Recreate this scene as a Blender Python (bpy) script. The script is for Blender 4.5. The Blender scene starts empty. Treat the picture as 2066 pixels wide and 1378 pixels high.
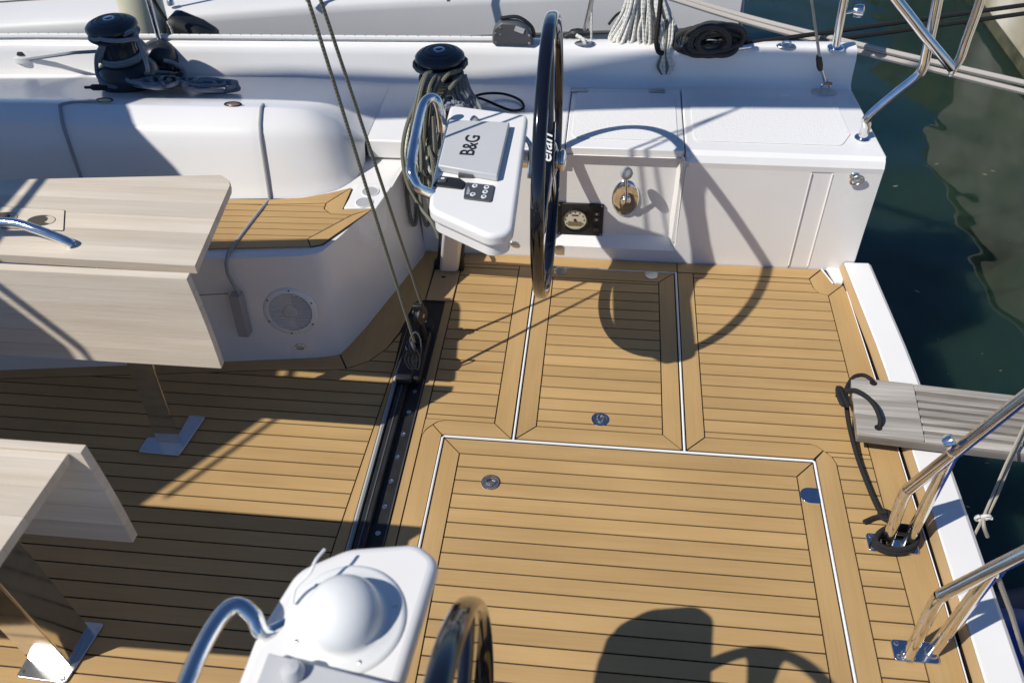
import bpy, math, random
from mathutils import Vector, Matrix, noise
random.seed(7)
sc = bpy.context.scene
# ------------------------------------------------------------------ camera
cd = bpy.data.cameras.new('camera'); cam = bpy.data.objects.new('camera', cd)
sc.collection.objects.link(cam); sc.camera = cam
H = 2.25
YAW, PIT, ROL, FOC = -0.13135565, 0.76817087, -0.03523018, 1707.42325
CX, CY = 1033., 689.
fw = Vector((math.sin(YAW)*math.cos(PIT), math.cos(YAW)*math.cos(PIT), -math.sin(PIT)))
r0 = Vector((math.cos(YAW), -math.sin(YAW), 0.)); u0 = r0.cross(fw)
rt = r0*math.cos(ROL)+u0*math.sin(ROL); up = -r0*math.sin(ROL)+u0*math.cos(ROL)
cam.matrix_world = Matrix(((rt.x, up.x, -fw.x, 0), (rt.y, up.y, -fw.y, 0), (rt.z, up.z, -fw.z, H), (0, 0, 0, 1)))
cd.sensor_width = 36; cd.lens = FOC/2066*36; cd.clip_start = .05; cd.clip_end = 3000
cd.dof.use_dof = True; cd.dof.focus_distance = 2.95; cd.dof.aperture_fstop = 3.2
# ------------------------------------------------------------------ light
SD = Vector((-.766, -.469, 1)).normalized()
w = bpy.data.worlds.new('World'); sc.world = w; w.use_nodes = True
nt = w.node_tree; bg = nt.nodes['Background']
sky = nt.nodes.new('ShaderNodeTexSky'); sky.sky_type = 'NISHITA'; sky.sun_disc = False
sky.sun_elevation = math.asin(SD.z); sky.sun_rotation = math.atan2(SD.x, SD.y) % (2*math.pi)
sky.air_density = .8; sky.dust_density = .1; sky.ozone_density = 10.0
nt.links.new(sky.outputs[0], bg.inputs[0]); bg.inputs[1].default_value = .098
sl = bpy.data.lights.new('sun', 'SUN'); sl.energy = 4.4; sl.angle = math.radians(.55); sl.color = (1, .965, .905)
so = bpy.data.objects.new('sun', sl); sc.collection.objects.link(so)
so.rotation_euler = SD.to_track_quat('Z', 'Y').to_euler()
vs = sc.view_settings; vs.view_transform = 'Standard'; vs.look = 'None'; vs.exposure = 0.0; vs.gamma = 1; vs.use_curve_mapping = False
sc.render.film_transparent = False
sc.cycles.max_bounces = 8

# ------------------------------------------------------------------ helpers
def ray(px, py): return fw + rt*((px-CX)/FOC) - up*((py-CY)/FOC)
def az(px, py, z=0.):
    d = ray(px, py); t = (z-H)/d.z; return Vector((d.x*t, d.y*t, z))
def ay(px, py, y):
    d = ray(px, py); t = y/d.y; return Vector((d.x*t, y, H+d.z*t))
def cur(src, px, py, s): return (src[0]+px/s, src[1]+py/s)
C = sc.collection
def V(*a): return Vector(a)

class MB:
    def __init__(s): s.v = []; s.f = []; s.uv = {}
    def add(s, vs, fs, uvs=None):
        o = len(s.v); s.v += [tuple(x) for x in vs]
        for i, f in enumerate(fs):
            s.f.append(tuple(o+k for k in f))
            if uvs: s.uv[len(s.f)-1] = uvs[i]
        return s
    def box(s, a, b, rot=None, c=None):
        x0, y0, z0 = a; x1, y1, z1 = b
        p = [V(x, y, z) for z in (z0, z1) for x, y in ((x0, y0), (x1, y0), (x1, y1), (x0, y1))]
        if rot is not None:
            c = V(*c) if c else (V(*a)+V(*b))/2
            p = [rot @ (q-c) + c for q in p]
        return s.add(p, [(3, 2, 1, 0), (4, 5, 6, 7), (0, 1, 5, 4), (1, 2, 6, 5), (2, 3, 7, 6), (3, 0, 4, 7)])
    def prism(s, poly, z0, z1):
        n = len(poly); ar = sum(poly[i][0]*poly[(i+1) % n][1]-poly[(i+1) % n][0]*poly[i][1] for i in range(n))
        if ar < 0: poly = poly[::-1]
        p = [(q[0], q[1], z0) for q in poly]+[(q[0], q[1], z1) for q in poly]
        return s.add(p, [tuple(range(n))[::-1], tuple(range(n, 2*n))]+[(i, (i+1) % n, n+(i+1) % n, n+i) for i in range(n)])
    def wprism(s, poly3, nrm):   # polygon of 3D points extruded along a vector
        n = len(poly3); nv = V(*nrm); p = [V(*q) for q in poly3]
        return s.add(p+[q+nv for q in p], [tuple(range(n))[::-1], tuple(range(n, 2*n))]+[(i, (i+1) % n, n+(i+1) % n, n+i) for i in range(n)])
    def grid(s, rows, closed=False):
        n = len(rows[0]); m = len(rows); p = [q for r in rows for q in r]; fs = []
        for i in range(m-1):
            for j in range(n if closed else n-1):
                k = (j+1) % n; fs.append((i*n+j, i*n+k, (i+1)*n+k, (i+1)*n+j))
        return s.add(p, fs)
    def lathe(s, prof, c, ax=(0, 0, 1), n=32, sy=1., cap=True):
        ax = V(*ax).normalized(); e = V(1, 0, 0) if abs(ax.x) < .9 else V(0, 1, 0)
        a = (e-ax*e.dot(ax)).normalized(); b = ax.cross(a); c = V(*c)
        rows = [[c+ax*h+(a*math.cos(2*math.pi*k/n)+b*math.sin(2*math.pi*k/n)*sy)*r for k in range(n)] for r, h in prof]
        s.grid(rows, True); o = len(s.v)-n*len(prof)
        if cap:
            s.f.append(tuple(o+k for k in range(n))[::-1]); s.f.append(tuple(o+n*(len(prof)-1)+k for k in range(n)))
        return s
    def tube(s, pts, r, n=10, sm=0, closed=False, flat=None, cap=True):
        pts = [V(*p) for p in pts]
        if sm: pts = crom(pts, sm, closed)
        m = len(pts); rs = r if isinstance(r, (list, tuple)) else [r]*m
        if len(rs) != m:
            rs = [rs[min(int(i*len(rs)/m), len(rs)-1)] for i in range(m)]
        rows = []; pn = None; L = 0; Ls = []
        for i in range(m):
            if closed: d = pts[(i+1) % m]-pts[i-1]
            else: d = pts[min(i+1, m-1)]-pts[max(i-1, 0)]
            d.normalize()
            if pn is None:
                e = V(0, 0, 1) if abs(d.z) < .9 else V(1, 0, 0); pn = (e-d*e.dot(d)).normalized()
            else: pn = (pn-d*pn.dot(d)).normalized()
            b = d.cross(pn)
            if i: L += (pts[i]-pts[i-1]).length
            Ls.append(L)
            rows.append([pts[i]+(pn*math.cos(2*math.pi*k/n)+b*math.sin(2*math.pi*k/n)*(flat or 1))*rs[i] for k in range(n)])
        o = len(s.v); s.v += [tuple(q) for rr in rows for q in rr]
        for i in range(m if closed else m-1):
            i2 = (i+1) % m; l1 = Ls[i2] if i2 else L
            for k in range(n):
                k2 = (k+1) % n
                s.f.append((o+i*n+k, o+i*n+k2, o+i2*n+k2, o+i2*n+k)); s.uv[len(s.f)-1] = [(k/n, Ls[i]), ((k+1)/n, Ls[i]), ((k+1)/n, l1), (k/n, l1)]
        if not closed and cap:
            s.f.append(tuple(o+k for k in range(n))[::-1]); s.f.append(tuple(o+(m-1)*n+k for k in range(n)))
        return s
    def mesh(s, name):
        me = bpy.data.meshes.new(name); me.from_pydata(s.v, [], s.f); 
        if s.uv:
            ul = me.uv_layers.new(name='uv')
            for p in me.polygons:
                q = s.uv.get(p.index)
                if q:
                    for k, li in enumerate(p.loop_indices): ul.data[li].uv = q[k]
        me.update(); return me

def crom(p, k, closed=False):
    out = []; n = len(p)
    rng = range(n if closed else n-1)
    for i in rng:
        if closed: a, b, c, d = p[i-1], p[i], p[(i+1) % n], p[(i+2) % n]
        else: a, b, c, d = p[max(i-1, 0)], p[i], p[i+1], p[min(i+2, n-1)]
        for j in range(k):
            t = j/k; out.append(.5*((2*b)+(c-a)*t+(2*a-5*b+4*c-d)*t*t+(3*b-a-3*c+d)*t**3))
    if not closed: out.append(p[-1].copy())
    return out
def rpoly(P, r, n=5):
    P = [V(p[0], p[1]) for p in P]; out = []; m = len(P); rr = r if isinstance(r, (list, tuple)) else [r]*m
    for i in range(m):
        a, b, c = P[i-1], P[i], P[(i+1) % m]; q = rr[i]
        if q <= 0: out.append((b.x, b.y)); continue
        u = (a-b).normalized(); v = (c-b).normalized(); ang = math.acos(max(-1, min(1, u.dot(v))))
        t = min(q/math.tan(ang/2), (a-b).length*.49, (c-b).length*.49); p1 = b+u*t; p2 = b+v*t
        for k in range(n+1):
            s = k/n; z = p1*(1-s)**2+b*2*s*(1-s)+p2*s*s; out.append((z.x, z.y))
    return out
def clipy(P, y0, y1):
    def half(P, sgn, v):
        o = []; n = len(P)
        for i in range(n):
            a = P[i]; b = P[(i+1) % n]; da = sgn*(a[1]-v); db = sgn*(b[1]-v)
            if da >= 0: o.append(a)
            if (da > 0 > db) or (da < 0 < db):
                t = da/(da-db); o.append((a[0]+(b[0]-a[0])*t, v))
        return o
    P = half(P, 1, y0)
    return half(P, -1, y1) if P else P
def inset(P, d):
    P = [V(p[0], p[1]) for p in P]; n = len(P)
    if sum(P[i].x*P[(i+1) % n].y-P[(i+1) % n].x*P[i].y for i in range(n)) < 0: P = P[::-1]
    o = []
    for i in range(n):
        a, b, c = P[i-1], P[i], P[(i+1) % n]; u = (b-a).normalized(); v = (c-b).normalized()
        n1 = V(-u.y, u.x); n2 = V(-v.y, v.x); m = n1+n2; m = m/max(.3, m.dot(n1)) if m.length > 1e-6 else n1
        q = b+m*d; o.append((q.x, q.y))
    return o
def empty(name, loc, label, cat, group=None):
    e = bpy.data.objects.new(name, None); e.empty_display_size = .1; C.objects.link(e); e.location = loc
    e['label'] = label; e['category'] = cat
    if group: e['group'] = group
    return e
def wl(o):
    return o.location.copy() if o.parent is None else V(0, 0, 0)
def obj(name, mb, mat, parent=None, smooth=False, bevel=0, bseg=2, label=None, cat=None, group=None, kind=None, sub=0, angle=35):
    me = mb if isinstance(mb, bpy.types.Mesh) else mb.mesh(name)
    me.materials.clear(); me.materials.append(mat)
    o = bpy.data.objects.new(name, me); C.objects.link(o)
    if parent:
        o.parent = parent; o.matrix_parent_inverse = Matrix.Translation(-wl(parent))
    if bevel:
        m = o.modifiers.new('b', 'BEVEL'); m.width = bevel; m.segments = bseg; m.limit_method = 'ANGLE'; m.angle_limit = math.radians(40)
        m.harden_normals = False
    if sub:
        m = o.modifiers.new('s', 'SUBSURF'); m.levels = sub; m.render_levels = sub
    if smooth or bevel:
        for p in me.polygons: p.use_smooth = True
        try: me.set_sharp_from_angle(angle=math.radians(angle))
        except Exception: pass
    if label: o['label'] = label
    if cat: o['category'] = cat
    if group: o['group'] = group
    if kind: o['kind'] = kind
    return o

# ------------------------------------------------------------------ materials
def mat(name, col, rough=.5, metal=0., coat=0., spec=None):
    m = bpy.data.materials.new(name); m.use_nodes = True; b = m.node_tree.nodes['Principled BSDF']
    b.inputs['Base Color'].default_value = (*col, 1); b.inputs['Roughness'].default_value = rough; b.inputs['Metallic'].default_value = metal
    b.inputs['Coat Weight'].default_value = coat
    if spec is not None: b.inputs['Specular IOR Level'].default_value = spec
    return m
def N(m, t, **k):
    n = m.node_tree.nodes.new(t)
    for a, v in k.items(): setattr(n, a, v)
    return n
def lk(m, a, b): m.node_tree.links.new(a, b)
def bsdf(m): return m.node_tree.nodes['Principled BSDF']
def mottle(m, c1, c2, scale=8, rough=None, bump=0, bscale=60, stretch=(1, 1, 1), rnd=0., detail=4, obj_rand=0.):
    b = bsdf(m); tc = N(m, 'ShaderNodeTexCoord'); mp = N(m, 'ShaderNodeMapping'); mp.inputs['Scale'].default_value = stretch
    lk(m, tc.outputs['Object'], mp.inputs[0])
    nz = N(m, 'ShaderNodeTexNoise'); nz.inputs['Scale'].default_value = scale; nz.inputs['Detail'].default_value = detail; lk(m, mp.outputs[0], nz.inputs['Vector'])
    rp = N(m, 'ShaderNodeValToRGB'); rp.color_ramp.elements[0].position = .32; rp.color_ramp.elements[1].position = .68
    rp.color_ramp.elements[0].color = (*c1, 1); rp.color_ramp.elements[1].color = (*c2, 1); lk(m, nz.outputs['Fac'], rp.inputs[0])
    out = rp.outputs[0]
    if obj_rand:
        oi = N(m, 'ShaderNodeObjectInfo'); mr = N(m, 'ShaderNodeMapRange'); mr.inputs[3].default_value = 1-obj_rand; mr.inputs[4].default_value = 1+obj_rand
        lk(m, oi.outputs['Random'], mr.inputs[0]); hs = N(m, 'ShaderNodeHueSaturation'); lk(m, mr.outputs[0], hs.inputs['Value']); lk(m, out, hs.inputs['Color']); out = hs.outputs[0]
        # shift the noise per piece so that neighbours differ
        va = N(m, 'ShaderNodeVectorMath'); va.operation = 'MULTIPLY_ADD'
        cb = N(m, 'ShaderNodeCombineXYZ'); lk(m, oi.outputs['Random'], cb.inputs[0]); lk(m, oi.outputs['Random'], cb.inputs[2])
        lk(m, cb.outputs[0], va.inputs[0]); va.inputs[1].default_value = (13, 7, 29); lk(m, mp.outputs[0], va.inputs[2]); lk(m, va.outputs[0], nz.inputs['Vector'])
    lk(m, out, b.inputs['Base Color'])
    if rough:
        mr = N(m, 'ShaderNodeMapRange'); mr.inputs[3].default_value = rough[0]; mr.inputs[4].default_value = rough[1]; lk(m, nz.outputs['Fac'], mr.inputs[0]); lk(m, mr.outputs[0], b.inputs['Roughness'])
    if bump:
        n2 = N(m, 'ShaderNodeTexNoise'); n2.inputs['Scale'].default_value = bscale; n2.inputs['Detail'].default_value = 3; lk(m, mp.outputs[0], n2.inputs['Vector'])
        bp = N(m, 'ShaderNodeBump'); bp.inputs['Strength'].default_value = bump; bp.inputs['Distance'].default_value = .002; lk(m, n2.outputs['Fac'], bp.inputs['Height']); lk(m, bp.outputs[0], b.inputs['Normal'])
    return m
gel = mottle(mat('gelcoat', (.8, .8, .79), .22, coat=.25), (.80, .78, .745), (.85, .83, .795), 2.2, rough=(.16, .34))
gelnon = mat('gelcoat_nonskid', (.81, .79, .755), .55)
b = bsdf(gelnon); tc = N(gelnon, 'ShaderNodeTexCoord'); vo = N(gelnon, 'ShaderNodeTexVoronoi'); vo.inputs['Scale'].default_value = 130; lk(gelnon, tc.outputs['Object'], vo.inputs['Vector'])
bp = N(gelnon, 'ShaderNodeBump'); bp.inputs['Strength'].default_value = .55; bp.inputs['Distance'].default_value = .0016; lk(gelnon, vo.outputs['Distance'], bp.inputs['Height']); lk(gelnon, bp.outputs[0], b.inputs['Normal'])
teak = mottle(mat('deck_teak', (.4, .27, .13), .62), (.435, .270, .106), (.505, .322, .132), 5, rough=(.5, .72), bump=.25, bscale=90, stretch=(.35, 2.2, 1), obj_rand=.075)
teaky = mottle(mat('deck_teak_cross', (.4, .27, .13), .62), (.435, .270, .106), (.505, .322, .132), 5, rough=(.5, .72), bump=.25, bscale=90, stretch=(2.2, .35, 1), obj_rand=.06)
caulk = mat('black_caulk', (.016, .012, .010), .6)
whitec = mat('white_hatch_seal', (.82, .81, .78), .45)
tan = mottle(mat('tan_moulding', (.4, .27, .14), .4), (.44, .30, .15), (.48, .33, .17), 4)
ashw = mottle(mat('bleached_wood', (.6, .52, .42), .55), (.63, .53, .405), (.73, .64, .515), 6, rough=(.45, .65), bump=.3, bscale=70, stretch=(.25, 3.5, 3.5), obj_rand=.09, detail=8)
grey_wood = mottle(mat('weathered_grey_wood', (.35, .33, .3), .8), (.24, .215, .18), (.49, .45, .395), 6, rough=(.7, .9), bump=.6, bscale=60, stretch=(.18, 3.5, 3.5), obj_rand=.12, detail=9)
groove_wood = mottle(mat('grooved_dark_wood', (.15, .13, .11), .85), (.16, .14, .12), (.26, .235, .205), 8, stretch=(.3, 3, 3))
chrome = mottle(mat('polished_stainless', (.8, .8, .79), .08, metal=1.), (.72, .72, .71), (.82, .81, .80), 30, rough=(.05, .16))
satin = mat('satin_stainless', (.62, .62, .61), .30, metal=1.)
steel = mat('brushed_stainless', (.55, .55, .54), .28, metal=1.)
blackg = mat('gloss_black_carbon', (.006, .006, .010), .09, coat=.6)
blackp = mottle(mat('black_plastic', (.012, .012, .013), .5), (.009, .009, .010), (.017, .017, .018), 20, rough=(.45, .65))
winchm = mottle(mat('winch_black_alloy', (.022, .023, .027), .3), (.018, .019, .024), (.035, .036, .040), 14, rough=(.22, .45))
dgrey = mat('dark_grey_plastic', (.09, .09, .092), .45)
keyg = mat('keypad_grey', (.07, .075, .08), .4)
lidg = mottle(mat('light_grey_cover', (.54, .54, .54), .4), (.52, .52, .515), (.56, .56, .555), 5)
domew = mat('white_plastic', (.80, .80, .77), .3)
gask = mat('grey_gasket', (.32, .32, .325), .5)
white_print = mat('white_print', (.8, .8, .8), .4)
black_print = mat('black_print', (.02, .02, .022), .4)
knobg = mat('grey_knob', (.36, .36, .355), .5)
dial = mat('cream_dial', (.62, .58, .45), .4)
lcd = mat('lcd_brown', (.22, .17, .08), .25)
hullw = mottle(mat('old_white_paint', (.75, .74, .72), .45), (.70, .69, .67), (.76, .75, .73), 1.5)
fend = mottle(mat('cream_fender', (.62, .58, .42), .5), (.58, .54, .38), (.66, .62, .47), 6)
navy = mat('navy_canvas', (.012, .020, .075), .45)
bblue = mat('blue_vinyl', (.010, .055, .32), .3)
canvas = mat('beige_canvas', (.60, .55, .47), .9)
gsail = mat('grey_sail_cover', (.42, .42, .42), .9)
copper = mat('copper_ring', (.55, .25, .13), .35, metal=.8)
def ropemat(name, c1, c2, f=95., u=2., bmp=.5, thr=.5):
    m = mat(name, c1, .85); b = bsdf(m); uv = N(m, 'ShaderNodeUVMap'); sx = N(m, 'ShaderNodeSeparateXYZ'); lk(m, uv.outputs[0], sx.inputs[0])
    def wave(sign):
        a = N(m, 'ShaderNodeMath'); a.operation = 'MULTIPLY'; a.inputs[1].default_value = f*6.283; lk(m, sx.outputs[1], a.inputs[0])
        c = N(m, 'ShaderNodeMath'); c.operation = 'MULTIPLY_ADD'; c.inputs[1].default_value = sign*u*6.283; lk(m, sx.outputs[0], c.inputs[0]); lk(m, a.outputs[0], c.inputs[2])
        s = N(m, 'ShaderNodeMath'); s.operation = 'SINE'; lk(m, c.outputs[0], s.inputs[0]); return s
    s1, s2 = wave(1), wave(-1)
    mx = N(m, 'ShaderNodeMath'); mx.operation = 'MULTIPLY'; lk(m, s1.outputs[0], mx.inputs[0]); lk(m, s2.outputs[0], mx.inputs[1])
    rp = N(m, 'ShaderNodeValToRGB'); e = rp.color_ramp.elements; e[0].position = thr; e[0].color = (*c1, 1); e[1].position = min(.99, thr+.25); e[1].color = (*c2, 1)
    lk(m, mx.outputs[0], rp.inputs[0])
    lk(m, rp.outputs[0], b.inputs['Base Color'])
    bp = N(m, 'ShaderNodeBump'); bp.inputs['Strength'].default_value = bmp; bp.inputs['Distance'].default_value = .0015; lk(m, mx.outputs[0], bp.inputs['Height']); lk(m, bp.outputs[0], b.inputs['Normal'])
    return m
rope_grey = ropemat('grey_rope', (.22, .24, .26), (.11, .125, .14))
rope_green = ropemat('grey_green_rope', (.17, .17, .125), (.05, .05, .045), f=60)
rope_sheet = ropemat('olive_fleck_rope', (.15, .145, .105), (.035, .035, .03), f=45)
rope_white = ropemat('white_fleck_rope', (.64, .62, .56), (.05, .05, .055), f=28, thr=.72)
rope_pale = ropemat('pale_mooring_rope', (.46, .42, .38), (.27, .24, .21), f=70)
rope_black = ropemat('black_rope', (.009, .0085, .0085), (.022, .021, .020), f=90)
rope_black2 = ropemat('highlit_black_rope', (.028, .027, .026), (.070, .067, .064), f=60)  # black lightened so the heaped strands carry their highlights in the colour
rope_cream = ropemat('thin_cream_line', (.42, .38, .30), (.25, .22, .18), f=120)
def wood_extra(m, stretch, lo=.91, hi=1.05, glo=.95, ghi=1.035):
    # large faint stains and fine long grain multiplied into the plank colour
    b = bsdf(m); src = b.inputs['Base Color'].links[0].from_socket
    tc = N(m, 'ShaderNodeTexCoord')
    for sc_, st, a, c_, det in ((1.7, (1, 1, 1), lo, hi, 5), (55, stretch, glo, ghi, 3)):
        mp = N(m, 'ShaderNodeMapping'); mp.inputs['Scale'].default_value = st; lk(m, tc.outputs['Object'], mp.inputs[0])
        n = N(m, 'ShaderNodeTexNoise'); n.inputs['Scale'].default_value = sc_; n.inputs['Detail'].default_value = det; lk(m, mp.outputs[0], n.inputs['Vector'])
        r = N(m, 'ShaderNodeMapRange'); r.inputs[1].default_value = .3; r.inputs[2].default_value = .7; r.inputs[3].default_value = a; r.inputs[4].default_value = c_; lk(m, n.outputs['Fac'], r.inputs[0])
        v = N(m, 'ShaderNodeVectorMath'); v.operation = 'SCALE'; lk(m, src, v.inputs[0]); lk(m, r.outputs[0], v.inputs['Scale']); src = v.outputs[0]
    lk(m, src, b.inputs['Base Color'])
wood_extra(teak, (.06, 2.5, 1)); wood_extra(teaky, (2.5, .06, 1)); wood_extra(ashw, (.05, 2.2, 2.2), .94, 1.04, .95, 1.03); wood_extra(grey_wood, (.05, 2.2, 2.2), .85, 1.08, .78, 1.12)
# water
water = mat('harbour_water', (.004, .014, .011), .015)
bw = bsdf(water); bw.inputs['IOR'].default_value = 1.46
bw.inputs['Subsurface Weight'].default_value = 1.0; bw.inputs['Subsurface Radius'].default_value = (.6, 1.0, 1.0); bw.inputs['Subsurface Scale'].default_value = 1.6
tc = N(water, 'ShaderNodeTexCoord')
nz = N(water, 'ShaderNodeTexNoise'); nz.inputs['Scale'].default_value = 1.1; nz.inputs['Detail'].default_value = 2.2; nz.inputs['Roughness'].default_value = .4; lk(water, tc.outputs['Object'], nz.inputs['Vector'])
n3 = N(water, 'ShaderNodeTexNoise'); n3.inputs['Scale'].default_value = .7; n3.inputs['Detail'].default_value = 5; lk(water, tc.outputs['Object'], n3.inputs['Vector'])
rp = N(water, 'ShaderNodeValToRGB'); rp.color_ramp.elements[0].position = .38; rp.color_ramp.elements[1].position = .64
rp.color_ramp.elements[0].color = (.006, .023, .024, 1); rp.color_ramp.elements[1].color = (.015, .034, .021, 1); lk(water, n3.outputs['Fac'], rp.inputs[0]); lk(water, rp.outputs[0], bw.inputs['Base Color'])
bp = N(water, 'ShaderNodeBump'); bp.inputs['Strength'].default_value = .8; bp.inputs['Distance'].default_value = .085; lk(water, nz.outputs['Fac'], bp.inputs['Height']); lk(water, bp.outputs[0], bw.inputs['Normal'])
conc = mottle(mat('quay_concrete', (.4, .37, .3), .9), (.36, .31, .20), (.74, .68, .55), 1.8, bump=.8, bscale=14, detail=9)
slime_shade = mottle(mat('algae_and_shade_concrete', (.06, .07, .03), .9), (.04, .045, .02), (.13, .12, .07), 5, bump=.8, bscale=20, detail=8)

# ------------------------------------------------------------------ water and quay
WZ = -.75
obj('water', MB().box((-300, -300, WZ-6), (300, 300, WZ)), water, kind='structure')
q = empty('quay_wall', (3.1, 6, WZ), 'pale stained concrete quay wall across the top right corner behind the mooring ropes', 'quay wall')
for i in range(9):
    y0 = -7.7+i*3.0
    xo = .012*((i*7) % 3)
    obj('concrete_block', MB().prism([(3.02+xo, y0+.01), (9, y0+.01), (9, y0+2.99), (2.98+xo, y0+2.99)], WZ+.09, .42), conc if i < 5 else slime_shade, q, bevel=.02)  # far blocks coloured dark in place of a shadowed pier
    obj('algae_band', MB().prism([(3.03+xo, y0+.01), (9, y0+.01), (9, y0+2.99), (2.99+xo, y0+2.99)], WZ-1.5, WZ+.09), slime_shade, q)
obj('coping', MB().box((2.97, -8, .425), (9, 7.29, .50)), conc, q, bevel=.03)

db = MB(); random.seed(21)
for k in range(18):
    g_ = az(random.uniform(1730, 2060), random.uniform(150, 1120), WZ+.003); a = random.uniform(0, 6.28); l_ = random.uniform(.004, .02); w_ = l_*random.uniform(.12, .35)
    u_ = V(math.cos(a), math.sin(a), 0); v_ = V(-u_.y, u_.x, 0); db.add([g_-u_*l_, g_-v_*w_, g_+u_*l_, g_+v_*w_], [(0, 1, 2, 3)])
obj('floating_debris', db, mat('dry_leaf_bits', (.30, .27, .16), .8), kind='stuff', label='tiny pale leaf and twig bits floating on the dark water', cat='debris')
# ------------------------------------------------------------------ our yacht: mouldings
yacht = empty('sailing_yacht', (0, 1.37, 0), 'white sailing yacht cockpit moulding with coaming, helm bench and transom edge', 'sailboat')
def lerp(a, b, t): return a+(b-a)*t
def pl(P, x):
    for i in range(len(P)-1):
        if P[i][0] <= x <= P[i+1][0]:
            t = (x-P[i][0])/(P[i+1][0]-P[i][0]); return [lerp(P[i][k], P[i+1][k], t) for k in range(1, len(P[0]))]
    return list(P[0][1:]) if x < P[0][0] else list(P[-1][1:])
def railY(x): return pl([(-5, 3.05), (-2.6, 3.30), (-.46, 3.375), (1.1, 3.42)], x)[0]   # inner edge of the rail top
SZ = .43
# backrest / coaming: base path, crest path
bpth = [(-3.9, 2.44), (-2.4, 2.52), (-1.42, 2.555), (-1.24, 2.567), (-1.12, 2.59), (-1.03, 2.625), (-.975, 2.68), (-.945, 2.75), (-.94, 2.84)]
cpth = [(-3.9, 2.66, .70), (-2.4, 2.73, .70), (-1.45, 2.765, .695), (-1.28, 2.78, .69), (-1.17, 2.795, .68), (-1.10, 2.815, .66), (-1.04, 2.84, .62), (-.99, 2.86, .57), (-.93, 2.875, .5215)]
def denser(P, k): return [tuple(q) for q in crom([V(*(p if len(p) == 3 else (*p, 0))) for p in P], k)]
B = denser(bpth, 5); Cr = denser(cpth, 5)
rows = [[] for _ in range(11)]
for (bx, by, _), (cx, cy, cz) in zip(B, Cr):
    hz = cz-SZ
    prof = [(0, -.02), (.0, 0.0), (.03, .025), (.15, .22), (.36, .60), (.455, .76), (.52, .84), (.62, .905), (.84, .965), (1.0, 1.0), (1.06, 1.003)]
    for i, (t, s) in enumerate(prof):
        rows[i].append((lerp(bx, cx, t), lerp(by, cy, t), SZ+s*hz))
# side deck behind the crest out to the rail
ext = [.3, .6, .92, 1.0]
last = rows[-1]
for t in ext:
    rows.append([(x, lerp(y, railY(x)-.02, t), lerp(z, .521+.018*max(0, min(1, (-.98-x)/.35)), t**.8)) for x, y, z in last])
obj('coaming', MB().grid(rows), gel, yacht, smooth=True, angle=60)
# bulwark from bow to stern
prof = [(-.02, .52), (0, .532), (.012, .56), (.02, .63), (.03, .655), (.045, .668), (.09, .672), (.115, .665), (.13, .64), (.135, .5), (.11, .1), (.05, -.4), (-.15, -.9)]
xs = [-5+i*.2 for i in range(30)]+[1.0]
rows = [[(x, railY(x)-.01+a, z) for x in xs] for a, z in prof]
bm = MB().grid(rows); bm.wprism([(1.0, railY(1)-.01+a, z) for a, z in prof if z > -.5]+[(1.0, railY(1)-.35, -.5)], (.012, 0, 0))
obj('bulwark', bm, gel, yacht, smooth=True, angle=50)
# helm bench deck, with lid
bench = [(-.95, 2.862), (1.052, 2.868), (1.020, 3.40), (-1.0, 3.38)]
bm = MB().prism([(-.93, 2.862), (-.148, 2.862), (-.148, 3.34), (.3135, 3.352), (.3135, 2.866), (1.052, 2.868), (1.012, 3.42), (-1.1, 3.39)], .44, .52)
obj('helm_bench', bm, gel, yacht, bevel=.006)
lid = obj('bench_lid', MB().prism([(-.144, 2.862), (.309, 2.864), (.309, 3.348), (-.144, 3.335)], .488, .5195), gel, yacht, bevel=.004)
obj('seam_shadow_gap', MB().box((-.2, 2.90, .43), (.33, 3.36, .487)), caulk, lid)
obj('nonskid_patch', MB().prism(rpoly([(-.125, 2.93), (.285, 2.93), (.285, 3.30), (-.125, 3.30)], .03), .5205, .5225), gelnon, lid, bevel=.001)
obj('nonskid_patch', MB().prism(rpoly([(.345, 2.935), (.90, 2.935), (.945, 3.02), (.93, 3.30), (.345, 3.30)], .03), .521, .5235), gelnon, yacht, bevel=.001)
for px in (1170, 1325):
    hx = az(px, 182, .525)
    hg = obj('hinge', MB().prism(rpoly([(hx.x-.035, hx.y-.016), (hx.x+.035, hx.y-.016), (hx.x+.035, hx.y+.010), (hx.x-.035, hx.y+.010)], .012), .52, .527), steel, lid, bevel=.002)
# bench front lip chamfer (aft part) and walls
lip = MB().grid([[(x, y, z) for x in (xa, 1.046)] for xa, y, z in ((.33, 2.84, .462), (.327, 2.838, .485), (.345, 2.850, .510), (.36, 2.868, .5215))])
lip.add([(.3165, 2.845, .44), (.3165, 2.862, .519), (.33, 2.84, .462), (.327, 2.838, .485), (.345, 2.85, .51), (.36, 2.868, .5215)], [(0, 2, 3, 1), (1, 3, 4, 5)])
obj('bench_lip', lip, gel, yacht, smooth=True, angle=24)
RX0, RX1, RZ0, RZ1 = -.19, .300, .078, .500
wall = MB()
Yw = 2.84
def wq(x0, z0, x1, z1, y=Yw, t=.03): wall.box((x0, y, z0), (x1, y+t, z1))
wq(-.74, -.02, RX0-.02, .505); wq(RX0-.02, -.02, RX1+.02, RZ0-.018)
wq(RX1+.02, -.02, .79, .463); wq(.792, -.02, .868, .463, Yw+.003, .027); wq(.870, -.02, 1.046, .463)
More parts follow.
